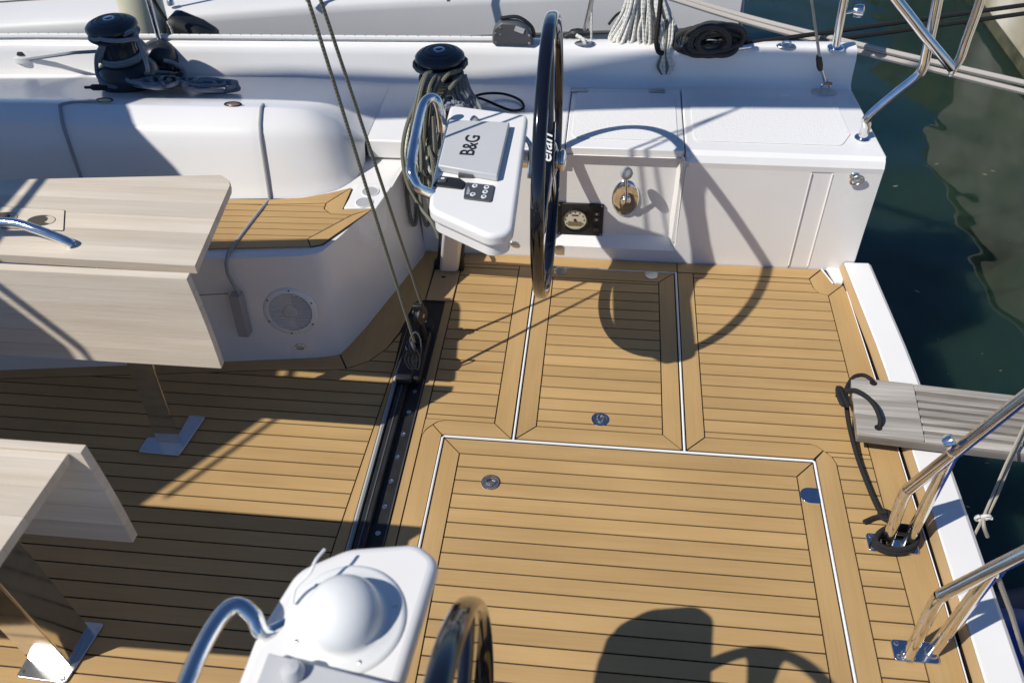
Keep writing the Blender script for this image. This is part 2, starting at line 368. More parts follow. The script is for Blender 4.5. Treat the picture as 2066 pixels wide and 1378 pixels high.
# recess slopes
rc = [(RX0-.02, RZ0-.018), (RX1+.02, RZ0-.018), (RX1+.012, RZ1), (RX0-.02, RZ1)]
ri = [(RX0, RZ0+.022), (RX1-.012, RZ0+.022), (RX1-.010, RZ1), (RX0, RZ1)]
p = [(x, Yw+.001, z) for x, z in rc]+[(x, Yw+.045, z) for x, z in ri]
wall.add(p, [(0, 1, 5, 4), (1, 2, 6, 5), (3, 0, 4, 7), (4, 5, 6, 7)])
wall.box((RX0-.02, Yw+.018, RZ1-.012), (.3165, Yw+.058, .4875)); wall.box((.302, 2.846, .10), (.33, 2.868, .486))
obj('helm_wall', wall, gel, yacht, bevel=.004)
obj('wall_backing', MB().box((-.8, 2.90, -.05), (1.03, 2.93, .44)), gel, yacht)
for x in (.791, .869):
    obj('moulded_rib', MB().tube([(x, Yw+.001, .012), (x-.002, Yw+.001, .455)], .0035, 8), gel, yacht, smooth=True)
# stern post and topsides below
ep = MB().wprism([(1.044, 2.84, -.02), (1.044, 2.866, .505), (1.006, 3.39, .505), (1.006, 3.39, -.7), (1.044, 2.84, -.7)], (.007, 0, 0))
obj('stern_end_panel', ep, gel, yacht, bevel=.003)
obj('corner_post', MB().prism([(.945, 2.842), (.966, 2.752), (.994, 2.748), (1.016, 2.842)], -.02, .007), gel, yacht, bevel=.002)
# transom cap
def capx(y): return pl([(-1.5, 1.09), (1.1, 1.07), (1.7, 1.062), (2.3, 1.045), (2.84, 1.005)], y)[0]
ys = [-1.5+i*(4.335/28) for i in range(29)]
cap = MB().grid([[(capx(y)+a, y, z) for y in ys] for a, z in ((0, -.03), (0.001, .036), (.006, .043), (.095, .045), (.108, .036), (.112, -.1), (.13, -.9))])
obj('transom_cap', cap, gel, yacht, smooth=True, angle=22)
obj('inner_coaming', MB().grid([[(capx(y)-a, y, z) for y in ys] for a, z in ((.001, .041), (.004, .034), (.012, .002))]), tan, yacht, smooth=True)
obj('scupper_channel', MB().grid([[(capx(y)-a, y, z) for y in ys] for a, z in ((.012, .002), (.0125, -.03), (.09, -.034))]), caulk, yacht)
# seat
bB = [(-4.2, 1.75), (-2.2, 2.00), (-1.36, 2.115), (-1.03, 2.162), (-.945, 2.185), (-.885, 2.34), (-.74, 2.80), (-.735, 2.87)]
bT = [(-4.2, 1.83), (-2.2, 2.085), (-1.39, 2.19), (-1.03, 2.235), (-.962, 2.262), (-.915, 2.37), (-.800, 2.67), (-.775, 2.87)]
rows = []
def rc2(P): 
    out = []
    for i, p in enumerate(P):
        out.append(p)
    return out
for t, z in ((-.02, -.02), (0, .0), (.35, .16), (.72, .32), (.9, .385), (.985, .415), (1.0, .428)):
    rows.append([V(lerp(a[0], b[0], t), lerp(a[1], b[1], t), z) for a, b in zip(bB, bT)])
rows.append([V(b[0]-(.0 if i < 4 else .025), b[1]+(.022 if i < 5 else 0.01), .4305) for i, b in enumerate(bT)])
rr = []
for r in rows:
    o = []
    for i, p in enumerate(r):   # round the plan corner
        if i == 4: o += [r[3].lerp(p, .55), r[3].lerp(p, .8), (r[3].lerp(p, .93)+p.lerp(r[5], .12))/2, p.lerp(r[5], .25), p.lerp(r[5], .5)]
        else: o.append(p)
    rr.append(o)
obj('seat_front', MB().grid(rr), gel, yacht, smooth=True, angle=50)
seat_base = obj('seat_base', MB().prism([(-4.2, 1.86), (-2.2, 2.11), (-1.39, 2.21), (-1.0, 2.262), (-.945, 2.36), (-.81, 2.72), (-.78, 2.90), (-4.2, 2.90)], .36, .4300), gel, yacht)
# seat shelf beyond cup panel
cupp = rpoly([(-.945, 2.513), (-.822, 2.525), (-.795, 2.67), (-.93, 2.69), (-.935, 2.62)], .008)
cp = obj('cup_panel', MB().prism(cupp, .425, .440), gel, yacht, bevel=.003)
for x, y in ((-.868, 2.625), (-.875, 2.553)):
    obj('cup_recess', MB().lathe([(.031, .0), (.030, .0015)], (x, y, .4402), n=24), mat('cup_floor', (.42, .42, .42), .5), cp)
    obj('cup_ring', MB().lathe([(.033, 0), (.033, .003), (.030, .003), (.030, 0)], (x, y, .4402), n=28, cap=False), domew, cp, smooth=True)
# seat teak
TZ0, TZ1 = .4305, .4365
def board(P, z0, z1, parent, m=teak, name='plank', g=.0022, lab=None):
    P = inset(P, g)
    o = obj(name, MB().prism(P, z0, z1), m, parent)
    if lab: o['label'] = lab
    return o
obj('seat_caulk', MB().prism([(-3.9, 1.935), (-2.2, 2.145), (-1.39, 2.245), (-1.0, 2.285), (-.965, 2.30), (-.835, 2.53), (-.945, 2.515), (-.945, 2.65), (-1.12, 2.575), (-1.42, 2.55), (-2.4, 2.51), (-3.9, 2.43)], .4302, .4330), caulk, yacht)
edge = [(-3.9, 1.93), (-2.2, 2.14), (-1.39, 2.24), (-1.005, 2.282)]
inn = [(-3.9, 1.978), (-2.2, 2.188), (-1.39, 2.288), (-1.028, 2.325)]
board(edge+inn[::-1], TZ0, TZ1, yacht)
board([(-1.005, 2.282), (-.968, 2.30), (-.838, 2.522), (-.905, 2.478), (-1.028, 2.325)], TZ0, TZ1, yacht, teaky)
cup_b = [(-.905, 2.478), (-.838, 2.522), (-.947, 2.513), (-.947, 2.655), (-.985, 2.60), (-1.02, 2.545), (-1.018, 2.51), (-.985, 2.48)]
board(cup_b, TZ0, TZ1, yacht, teaky)
bk_o = [(-.947, 2.655), (-1.03, 2.612), (-1.12, 2.577), (-1.24, 2.556), (-1.42, 2.545), (-2.4, 2.508), (-3.9, 2.43)]
bk_i = [(-3.9, 2.40), (-2.4, 2.478), (-1.42, 2.512), (-1.24, 2.522), (-1.12, 2.533), (-1.02, 2.545), (-.985, 2.60)]
board(bk_o+bk_i, TZ0, TZ1, yacht)
field = inn+[(-.905, 2.478), (-.985, 2.48), (-1.018, 2.51), (-1.02, 2.545), (-1.12, 2.533), (-1.24, 2.522), (-1.42, 2.512), (-2.4, 2.478), (-3.9, 2.40)]
def fieldrows(F, y0, pitch, z0, z1, parent, m=teak, gap=.0052, slope=0):
    F = inset(F, .0022)
    F = [(x, y-slope*x) for x, y in F]
    lo = min(p[1] for p in F); hi = max(p[1] for p in F); k = math.floor((lo-y0)/pitch)
    while y0+k*pitch < hi:
        P = clipy(F, y0+k*pitch+gap/2, y0+(k+1)*pitch-gap/2); k += 1
        P = [(x, y+slope*x) for x, y in P]
        if len(P) < 3 or max(p[1]-slope*p[0] for p in P)-min(p[1]-slope*p[0] for p in P) < .006: continue
        obj('plank', MB().prism(P, z0, z1+random.uniform(-.0002, .0002)), m, parent)
fieldrows(field, 2.408, .0368, TZ0, TZ1, yacht, gap=.0038, slope=.03)
# gaskets over the coaming
def onco(bx, by, cx, cy, cz, t):
    prof = [(0, 0), (.03, .025), (.15, .22), (.36, .60), (.455, .76), (.52, .84), (.62, .905), (.84, .965), (1.0, 1.0)]
    t *= (len(prof)-1); i = min(int(t), len(prof)-2); f = t-i; a = lerp(prof[i][0], prof[i+1][0], f); s = lerp(prof[i][1], prof[i+1][1], f)
    return V(lerp(bx, cx, a), lerp(by, cy, a)-.001, SZ+s*(cz-SZ)+.001)
pts = [(-1.285, 2.80, .695)]+[onco(-1.245, 2.563, -1.287, 2.778, .692, 1-i/12) for i in range(13)]+[(-1.25, 2.50, .439), (-1.27, 2.35, .439), (-1.285, 2.222, .438)]
pts += [(-1.284, 2.185, .42), (-1.28, 2.168, .39), (-1.262, 2.153, .345), (-1.249, 2.148, .315)]
obj('gasket', MB().tube(pts, .0065, 8), gask, yacht, smooth=True)
pts = [(-2.02, 2.76, .702), (-2.055, 2.745, .702)]+[onco(-1.965, 2.54, -2.065, 2.735, .700, 1-i/12) for i in range(13)]+[(-1.97, 2.45, .439), (-1.99, 2.2, .439)]
obj('gasket', MB().tube(pts, .0065, 8), gask, yacht, smooth=True)
obj('gasket', MB().tube([(-2.02, 2.76, .702), (-1.90, 2.775, .702)], .0055, 8), gask, yacht, smooth=True)
# slot in seat front
sl_ = MB().add([(-1.287, 2.118, .312), (-1.246, 2.135, .312), (-1.243, 2.124, .135), (-1.277, 2.120, .135), (-1.287, 2.15, .312), (-1.246, 2.155, .312), (-1.243, 2.145, .135), (-1.277, 2.142, .135)], [])
# seam line in seat front
obj('seat_front_seam', MB().tube([(-1.46, 2.123, .3125), (-1.29, 2.148, .3145)], .0016, 6), dgrey, yacht)
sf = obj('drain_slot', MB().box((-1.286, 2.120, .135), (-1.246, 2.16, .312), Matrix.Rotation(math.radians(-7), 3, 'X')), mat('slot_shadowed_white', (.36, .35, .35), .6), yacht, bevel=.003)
# small fairings
def oval(px, py, z, rx, ry, m, parent, name, h=.006, ax=None):
    c = az(px, py, z); return obj(name, MB().lathe([(rx, 0), (rx*.9, h), (rx*.5, h*1.1)], c, n=24, sy=ry/rx), m, parent, smooth=True)
gold = mat('gold_reflection_lens', (.60, .46, .22), .3)  # gold reflection painted in as the lens colour
for px_, py_, z_, m_ in ((211, 203, .7025, gold), (470, 211, .6965, mat('bronze_lens', (.20, .13, .09), .3))):
    dlt = oval(px_, py_, z_, .036, .017, blackp, yacht, 'deck_light', h=.004)
    c_ = az(px_, py_, z_+.0042); obj('lens', MB().lathe([(.026, 0), (.022, .002)], c_, n=24, sy=.45), m_, dlt, smooth=True)

# port side mouldings, mirrored about the centreline (behind and below the camera)
for o in list(yacht.children):
    if o.name.split('.')[0] in ('coaming', 'bulwark', 'helm_bench', 'bench_lip', 'seat_front', 'seat_base', 'stern_end_panel', 'wall_backing'):
        m_ = o.copy(); C.objects.link(m_); m_.parent = yacht; m_.matrix_parent_inverse = Matrix.Translation(-yacht.location)
        m_.location = (0, 2.74, 0); m_.scale = (1, -1, 1)
# ------------------------------------------------------------------ cockpit floor
floor = obj('cockpit_floor', MB().prism([(-4.2, -1.5), (1.02, -1.5), (.99, 2.85), (-4.2, 2.85)], -.035, -.0045), caulk, kind='structure')
Z0, Z1 = -.004, 0.0
PT = .0547
def fb(P, m=teak, **k): return board(P, Z0, Z1, floor, m, **k)
# left strip A
fieldrows([(-.566, 1.898), (-.322, 1.898), (-.322, 2.765), (-.566, 2.765)], 1.9215, PT, Z0, Z1, floor)
fb([(-.322, 1.898), (-.256, 1.832), (-.256, 2.765), (-.322, 2.765)], teaky)
fb([(-.566, 2.765), (-.256, 2.765), (-.256, 2.838), (-.566, 2.838)])
fb([(-.536, 1.874), (-.522, 1.888), (-.495, 1.898), (-.322, 1.898), (-.256, 1.832), (-.497, 1.832)])
fb([(-.566, 1.825), (-.556, 1.850), (-.536, 1.874), (-.497, 1.832), (-.497, -1.0), (-.566, -1.0)], teaky)
fb([(-.566, 1.898), (-.495, 1.898), (-.522, 1.888), (-.536, 1.874), (-.556, 1.850), (-.566, 1.825)], g=.0012)
fb([(-.605, -1.0), (-.5665, -1.0), (-.5665, 2.52), (-.600, 2.52)], teaky)
# mid hatch B + C handled as hatches
hm = empty('floor_hatch', (.04, 2.3, 0), 'narrow teak floor hatch between the far steering wheel and the two long seams', 'deck hatch', 'teak floor hatches')
def hb(P, par, m=teak): return board(P, Z0, Z1, par, m)
hb([(-.242, 1.834), (.321, 1.834), (.257, 1.896), (-.176, 1.896)], hm)
hb([(-.242, 1.834), (-.176, 1.896), (-.176, 2.703), (-.242, 2.767)], hm, teaky)
hb([(.321, 1.834), (.321, 2.767), (.257, 2.703), (.257, 1.896)], hm, teaky)
hb([(-.242, 2.767), (-.176, 2.703), (.257, 2.703), (.321, 2.767)], hm)
fieldrows([(-.176, 1.896), (.257, 1.896), (.257, 2.703), (-.176, 2.703)], 1.9215, PT, Z0, Z1, hm)
fb([(-.256, 2.774), (.335, 2.774), (.335, 2.838), (-.256, 2.838)])
# right panel C
fb([(.335, 1.834), (.399, 1.896), (.399, 2.772), (.335, 2.772)], teaky)
fb([(.335, 2.774), (.868, 2.774), (.924, 2.838), (.335, 2.838)])
arc_o = [(.751, 1.896), (.770, 1.889), (.788, 1.8735), (.812, 1.848), (.822, 1.82)]
fb([(.335, 1.834), (.752, 1.834), (.788, 1.8735), (.770, 1.889), (.751, 1.896), (.399, 1.896)])
fb([(.756, 1.834), (.756, -1.0), (.822, -1.0), (.822, 1.82), (.812, 1.848), (.788, 1.8735)], teaky)
Cf = [(.399, 1.896)]+arc_o+[(.822, -1.0), (.952, -1.0), (.938, 1.84), (.931, 2.19), (.928, 2.66), (.895, 2.682), (.876, 2.715), (.868, 2.772), (.399, 2.772)]
# rows above the hatch and the stern strip beside it
fieldrows([(.399, 1.896)]+arc_o[:4]+[(.938, 1.848), (.931, 2.19), (.928, 2.672), (.895, 2.685), (.876, 2.715), (.868, 2.772), (.399, 2.772)], 1.9215, PT, Z0, Z1, floor)
fieldrows([(.822, -1.0), (.952, -1.0), (.946, 1.1), (.938, 1.848), (.812, 1.848), (.822, 1.82)], 1.9215-.0547, PT, Z0, Z1, floor)
fb([(.928, 2.672), (.997, 2.745), (.958, 2.748), (.926, 2.838), (.868, 2.772), (.876, 2.715), (.895, 2.685)], teaky)
fb([(.928, 2.672), (.931, 2.19), (.938, 1.84), (.946, 1.1), (.952, -1.0), (1.051, -1.0), (1.043, 1.4), (1.029, 2.0), (1.004, 2.70), (.997, 2.745)], teaky)
obj('white_edge_trim', MB().tube([(.926, 2.838, .001), (.958, 2.748, .001)], .003, 6), whitec, floor)
obj('white_edge_trim', MB().tube([(1.004, 2.705, .001), (1.030, 2.0, .001), (1.044, 1.4, .001), (1.050, -.5, .001)], .0020, 6), whitec, floor)
# near hatch E
he = empty('floor_hatch', (.13, 1.1, 0), 'large teak floor hatch nearest the camera with ring pulls and a wide plain margin', 'deck hatch', 'teak floor hatches')
hx0, hx1, hy1, hi0, hi1, hyi = -.486, .745, 1.818, -.424, .686, 1.756
hb([(hx0, hy1), (hx1, hy1), (hi1, hyi), (hi0, hyi)], he)
hb([(hx0, -.6), (hx0, hy1), (hi0, hyi), (hi0, -.6)], he, teaky)
hb([(hx1, -.6), (hx1, hy1), (hi1, hyi), (hi1, -.6)], he, teaky)
fieldrows([(hi0, -.6), (hi1, -.6), (hi1, hyi), (hi0, hyi)], hyi, PT, Z0, Z1, he)
# white seams
def seam(P, wd=.0045, par=floor, z=.0012):
    return obj('white_seam', MB().tube([(x, y, z-.002) for x, y in P], wd, 8), whitec, par, smooth=True)
seam([(-.4925, -.6), (-.4925, 1.818), (-.487, 1.8255), (.744, 1.8255), (.7515, 1.82), (.7515, -.6)], .0042)
seam([(-.2485, 1.826), (-.2485, 2.77)], .0040); seam([(.3285, 1.826), (.3285, 2.77)], .0040)
obj('hinge_seam', MB().box((-.17, 2.7675, -.003), (.33, 2.7715, .0012)), whitec, floor)
for (a, b_) in (((-.2555, 1.83), (-.2525, 2.77)), ((.3215, 1.83), (.3245, 2.77))):
    obj('seam_groove', MB().box((a[0], a[1], -.004), (b_[0], b_[1], -.0012)), caulk, floor)
# forward floor
fx = lambda y: pl([(-1.5, -.80), (1.37, -.757), (2.14, -.729), (2.5, -.715)], y)[0]
cin = [(-.722, 2.49), (-.745, 2.33), (-.775, 2.235), (-.83, 2.16), (-.905, 2.115), (-1.0, 2.098), (-1.2, 2.082), (-1.36, 2.06), (-2.2, 1.955), (-4.1, 1.69)]
cout = [(-4.1, 1.76), (-2.2, 2.01), (-1.36, 2.125), (-1.03, 2.172), (-.95, 2.19), (-.885, 2.345), (-.745, 2.80), (-.737, 2.84), (-.68, 2.84), (-.68, 2.52), (-.715, 2.50)]
fb([(-.905, 2.112)]+cin[5:]+cout[:4]+[(-.95, 2.188)])
fb(cin[:5]+[(-.948, 2.188), (-.885, 2.345), (-.745, 2.80), (-.737, 2.84), (-.68, 2.84), (-.68, 2.52), (-.715, 2.51)], teaky)
fb([(-.66, -1.0), (fx(-1), -1.0), (fx(1.37), 1.37), (fx(2.14), 2.14), (-.722, 2.49), (-.70, 2.50), (-.70, 2.1)], teaky)
F = [(fx(-1), -1.0), (fx(1.37), 1.37), (fx(2.14), 2.14), (-.738, 2.33)]+cin[2:]+[(-4.1, -1.0)]
fieldrows(F, 1.756-.58*PT, PT, Z0, Z1, floor)
# tan cover plate ahead of the traveller
tp = obj('inspection_cover', MB().prism([(-.678, 2.52), (-.57, 2.52), (-.567, 2.80), (-.672, 2.80)], -.004, .004), tan, floor, bevel=.003)
obj('finger_hole', MB().lathe([(.009, 0), (.009, .0006)], (-.63, 2.665, .0041), n=20, sy=.7), caulk, tp)
# ring pulls
def ringpull(px, py):
    c = az(px, py, 0)
    e = empty('ring_pull', c, RP[0], 'deck latch', 'round chrome deck latches'); 
    obj('rim', MB().lathe([(.031, 0), (.031, .002), (.027, .0032), (.0235, .0026), (.0225, .0005), (.006, -.0005)], c, n=36, cap=False), chrome, e, smooth=True)
    obj('dish', MB().lathe([(.0225, .0006), (.004, .0003)], c, n=28), steel, e)
    a = random.uniform(0, 3); d = V(math.cos(a), math.sin(a), 0); pp = V(-d.y, d.x, 0)
    obj('lever', MB().tube([c+d*.018+V(0, 0, .003), c+pp*.012+V(0, 0, .004), c-d*.016+V(0, 0, .003), c-pp*.012+V(0, 0, .004)], .0028, 8, sm=4, closed=True), chrome, e, smooth=True)
for RP in (['round chrome ring pull on the large hatch near its forward far corner'],): ringpull(990, 973)
for RP in (['round chrome ring pull at the near end of the narrow far hatch'],): ringpull(1211, 846)
for RP in (['round chrome ring pull seen through the rim of the near steering wheel'],): ringpull(926, 1326)
def dplate(c, d, label, m=chrome, w_=.026, l_=.05):
    c = V(*c); d = V(*d); s = V(-d.y, d.x, 0); P = [c-s*w_, c+s*w_]
    for k in range(11):
        a = math.pi*k/10; P.append(c+d*(l_-w_)+s*w_*math.cos(a)+d*w_*math.sin(a))
    o = obj('hatch_hinge', MB().prism([(q.x, q.y) for q in P], -.001, .0022), m, bevel=.0008, label=label, cat='hinge', group='flush hatch hinges')
dplate((.7475, 1.684, 0), (-1, 0, 0), 'flush chrome hinge plate on the aft edge of the large hatch', w_=.030, l_=.062)
dplate((-.148, 2.766, 0), (0, -1, 0), 'flush hinge plate just behind the bottom of the far wheel', steel, l_=.045)
dplate((.228, 2.766, 0), (0, -1, 0), 'flush hinge plate in shade near the far end of the narrow hatch', steel, l_=.045)

# ------------------------------------------------------------------ mainsheet traveller
tv = empty('mainsheet_traveler', (-.66, 1.8, 0), 'long black mainsheet traveler track crossing the cockpit floor', 'traveler track')
obj('base_channel', MB().prism([(-.712, -1.0), (-.603, -1.0), (-.600, 2.50), (-.722, 2.50)], -.004, .0022), blackp, tv, bevel=.001)
obj('track_rail', MB().box((-.688, -1.0, .002), (-.655, 2.3, .026)), blackp, tv, bevel=.004)
obj('track_groove', MB().box((-.6745, -1.0, .0262), (-.6705, 2.05, .0285)), dgrey, tv)
obj('raised_lip', MB().box((-.606, -1.0, .001), (-.6025, 2.08, .007)), dgrey, tv, bevel=.001)
obj('white_control_line', MB().tube([(-.703, -1, .012), (-.704, 1.2, .012), (-.706, 1.9, .013), (-.704, 2.12, .018), (-.685, 2.2, .03)], .0085, 8, sm=6), ropemat('pale_grey_line', (.40, .41, .39), (.20, .21, .20), f=60), tv, smooth=True)
for k in range(24):
    y = 2.02-.1*k+.0
    if k < 22: obj('bolt', MB().lathe([(.0085, 0), (.0085, .0015), (.0045, .0018), (.0045, .0008)], (-.629, y, .0022), n=18), steel, tv, smooth=True)
car = obj('end_fitting', MB().box((-.700, 2.05, .004), (-.612, 2.30, .040)), blackp, tv, bevel=.008)
for x, y, r in ((-.64, 2.33, .030), (-.665, 2.24, .024)):
    obj('sheave', MB().lathe([(r, 0), (r, .006), (r*.75, .011), (r, .016), (r, .022), (r*.3, .026)], (x, y, .03), n=24), blackp, tv, smooth=True)
obj('pin', MB().lathe([(.006, 0), (.006, .004)], (-.64, 2.33, .056), n=14), chrome, tv)
# car on the track with the blocks
mb_ = empty('mainsheet_block', (-.68, 2.13, 0), 'black mainsheet block with steel shackle on the traveler car', 'pulley block', 'mainsheet blocks')
p0 = V(-.655, 2.13, .035)
obj('car', MB().box((-.698, 2.03, .022), (-.640, 2.16, .050)), blackp, mb_, bevel=.008)
c1 = ay(828, 700, 2.09)
def blockmesh(parent, c, ax, r, th):
    ax = V(*ax).normalized()
    for sgn in (-1, 1):
        obj('cheek', MB().lathe([(r*.3, -.003), (r, -.003), (r, .003), (r*.3, .004)], c+ax*sgn*th, ax, n=28, sy=1), blackp, parent, smooth=True)
    obj('sheave', MB().lathe([(r*.9, -th*.8), (r*.62, 0), (r*.9, th*.8)], c, ax, n=24), dgrey, parent, smooth=True)
    obj('axle', MB().lathe([(r*.22, -th-.006), (r*.22, th+.006)], c, ax, n=16), chrome, parent, smooth=True)
blockmesh(mb_, c1, (1, .5, .1), .034, .011)
for k in range(3):
    a = c1+V(.012*k-.004, -.01, -.03)
    obj('shackle', MB().tube([a+V(0, 0, .03), a+V(.014, -.01, .0), a+V(.005, -.025, -.045), a+V(-.014, -.02, -.01), a+V(-.004, 0, .028)], .0035, 8, sm=5), dgrey, mb_, smooth=True)
obj('ring', MB().tube([ay(838+12*math.cos(t), 700+30*math.sin(t), 2.09) for t in [i*math.pi/6 for i in range(12)]], .003, 8, closed=True), dgrey, mb_, smooth=True)
m2 = empty('mainsheet_block', (-.63, 2.3, 0), 'second black mainsheet block standing farther along the traveler', 'pulley block', 'mainsheet blocks')
c2 = ay(846, 636, 2.255)
blockmesh(m2, c2, (1, -.3, .1), .034, .012)
obj('spring_post', MB().lathe([(.017, 0), (.012, .02), (.015, .05), (.008, .09)], (c2.x+.004, c2.y, 0.03), n=16), blackp, m2, smooth=True)
obj('becket', MB().box(c2+V(-.02, -.012, .03), c2+V(.02, .012, .055)), blackp, m2, bevel=.004)
def line3(a, b, n=8, sag=0):
    return [a.lerp(b, i/n)+V(0, 0, -sag*4*(i/n)*(1-i/n)) for i in range(n+1)]
top = V(-1.0, 2.06, 2.62)
def thru(a, b, zt): return a+(b-a)*((zt-a.z)/(b.z-a.z))
r1a, r1b = ay(836, 690, 2.09), ay(620, -5, 2.18)
r2a, r2b = ay(850, 612, 2.255), ay(645, -5, 2.26)
obj('mainsheet_rope', MB().tube([r1a, r1b, thru(r1a, r1b, 2.6)], .0058, 8), rope_sheet, smooth=True, label='olive flecked mainsheet rope rising from the block, the left one of the pair', cat='rope', group='mainsheet falls')
obj('mainsheet_rope', MB().tube([r2a, r2b, thru(r2a, r2b, 2.6)], .0058, 8), rope_sheet, smooth=True, label='olive flecked mainsheet rope running parallel on the right of its twin', cat='rope', group='mainsheet falls')

# ------------------------------------------------------------------ tables
def staves(parent, P, y0, pitch, z0, z1, axis='z', m=ashw, slope=0):
    F = [(x, y-slope*x) for x, y in P]; lo = min(p[1] for p in F); hi = max(p[1] for p in F); k = math.floor((lo-y0)/pitch); n = 0
    while y0+k*pitch < hi-1e-6:
        Q = clipy(F, y0+k*pitch+.0003, y0+(k+1)*pitch-.0003); k += 1
        Q = [(x, y+slope*x) for x, y in Q]
        if len(Q) < 3: continue
        obj('stave', MB().prism(Q, z0, z1), m, parent)
T = .8
tf = empty('folding_table', (-1.4, 1.7, 0), 'pale wooden cockpit table beside the far seat with a chrome hand bar', 'table', 'drop leaf cockpit tables')
slab = [(-3.0, 1.74), (-1.102, 1.716), (-1.142, 2.106), (-1.152, 2.135), (-1.192, 2.164), (-1.9, 2.088), (-3.0, 1.97)]
ins = [(-3.0, 1.785), (-1.548, 1.785), (-1.548, 1.84), (-1.600, 1.935), (-1.612, 1.944), (-3.0, 1.955)]
staves(tf, slab, 1.715, .0735, T-.028, T-.001)
insert = obj('cup_insert', MB().prism(rpoly([(-2.4, 1.845), (-1.552, 1.845), (-1.598, 1.942), (-2.4, 1.952)], [0, .002, .01, 0]), T-.0009, T+.0016), ashw, tf)
obj('insert_gap', MB().prism(inset(rpoly([(-2.4, 1.845), (-1.552, 1.845), (-1.598, 1.942), (-2.4, 1.952)], [0, .002, .01, 0]), -.0025), T-.0009, T+.0002), caulk, tf)
hd = mat('cup_hole_shade', (.07, .06, .045), .7)  # dark disc and pale crescent paint the hole's shade and sunlit wall
for c in (az(84, 446, T), az(8, 440, T)):
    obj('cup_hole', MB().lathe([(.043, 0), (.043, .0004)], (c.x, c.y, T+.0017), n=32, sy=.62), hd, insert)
    obj('cup_hole_wall', MB().prism([(c.x+.041*math.cos(a), c.y+.0255*math.sin(a)) for a in [math.radians(-35+i*12) for i in range(10)]]+[(c.x+.022*math.cos(a)-.004, c.y+.018*math.sin(a)+.002) for a in [math.radians(73-i*12) for i in range(10)]], T+.0022, T+.0024), ashw, insert)
hp = [az(146, 494, T+.004), az(128, 484, T+.02), az(70, 462, T+.045), az(20, 449, T+.055), az(-60, 449, T+.055), az(-200, 444, T+.055)]
obj('hand_bar', MB().tube(hp, .0135, 16, sm=6), chrome, tf, smooth=True)
obj('bar_foot', MB().lathe([(.02, 0), (.018, .003), (.0, .004)], az(140, 493, T+.0005), n=20, sy=.6), chrome, tf, smooth=True)
# hanging leaf of the far table
def leaf(parent, x_top, x_bot, yt, yb, zt, zb, nst, side, xl=-3.0):
    for k in range(nst):
        a, b_ = k/nst, (k+1)/nst-.003
        cz0, cz1 = lerp(zt, zb, a), lerp(zt, zb, b_); cy0, cy1 = lerp(yt, yb, a), lerp(yt, yb, b_)
        q = lambda t: lerp(x_top, x_bot, t)+.004*math.sin(math.pi*t)
        pts = [(xl, cy0, cz0), (q(a), cy0, cz0), (q(b_), cy1, cz1), (xl, cy1, cz1)]
        obj('stave', MB().wprism(pts, (0, side*.024, .002)), ashw, parent)
leaf(tf, -1.104, -1.072, 1.660, 1.617, T-.002, .497, 6, 1)
tn = empty('folding_table', (-1.4, .92, 0), 'pale wooden table at the left edge nearest the camera, only its end showing', 'table', 'drop leaf cockpit tables')
staves(tn, [(-3.0, .60), (-1.165, .64), (-1.137, 1.056), (-3.0, 1.056)], .60, .0725, T-.028, T-.001)
leaf(tn, -1.108, -1.078, 1.083, 1.050, T-.001, .497, 5, -1)
def leg(parent, f, topo, w1=.115, right=True):
    f = V(*f); t = V(*topo); wd = .12; d1 = V(-1, .0, 0); d2 = V(.10, .99, 0)
    for d, wl_ in ((d1, w1), (d2, .10))[:2 if right else 1]:
        n_ = V(-d.y, d.x, 0)*.004
        obj('leg_plate', MB().add([f-n_, f+d*wl_-n_, t+d*wl_-n_, t-n_, f+n_, f+d*wl_+n_, t+d*wl_+n_, t+n_], [(0, 1, 2, 3), (7, 6, 5, 4), (0, 4, 5, 1), (1, 5, 6, 2), (2, 6, 7, 3), (3, 7, 4, 0)]), chrome, parent, bevel=.001)
    P = [(f.x-.135, f.y-.05), (f.x+.012, f.y-.055), (f.x+.040, f.y+.125), (f.x-.022, f.y+.125), (f.x-.026, f.y+.02), (f.x-.13, f.y+.015)]
    bp_ = obj('base_plate', MB().prism(rpoly(P, .01, 3), 0.001, .008), satin, parent, bevel=.002)
    for x, y in ((-.12, -.035), (0, -.042), (.028, .105), (-.010, .105)):
        obj('screw', MB().lathe([(.006, 0), (.004, .002)], (f.x+x, f.y+y, .008), n=12), steel, bp_, smooth=True)
    obj('hinge_bracket', MB().box(t+V(-.10, -.04, -.05), t+V(.02, .06, -.025)), steel, parent, bevel=.004)
f1 = az(366, 893, .008); f2 = az(142, 1338, .008)
leg(tf, f1, (f1.x-.005, f1.y+.08, T-.03), .085, False); leg(tn, f2, (f2.x+.0, f2.y-.01, T-.03))
tb = obj('tension_ball', MB().lathe([(.002, -.02), (.016, -.012), (.02, 0), (.016, .012), (.002, .02)], ay(188, 538, 1.76), n=16), chrome, tf, smooth=True)

# unseen added cushion on the port seat, shading the floor mirrored in the near leg
obj('added_shade_cushion', MB().prism([(-3.8, -.0), (-1.3, .12), (-1.3, .46), (-3.8, .78)], .436, .56), canvas, bevel=.03, smooth=True, label='long beige cushion added unseen on the port seat to shade the floor', cat='cushion')
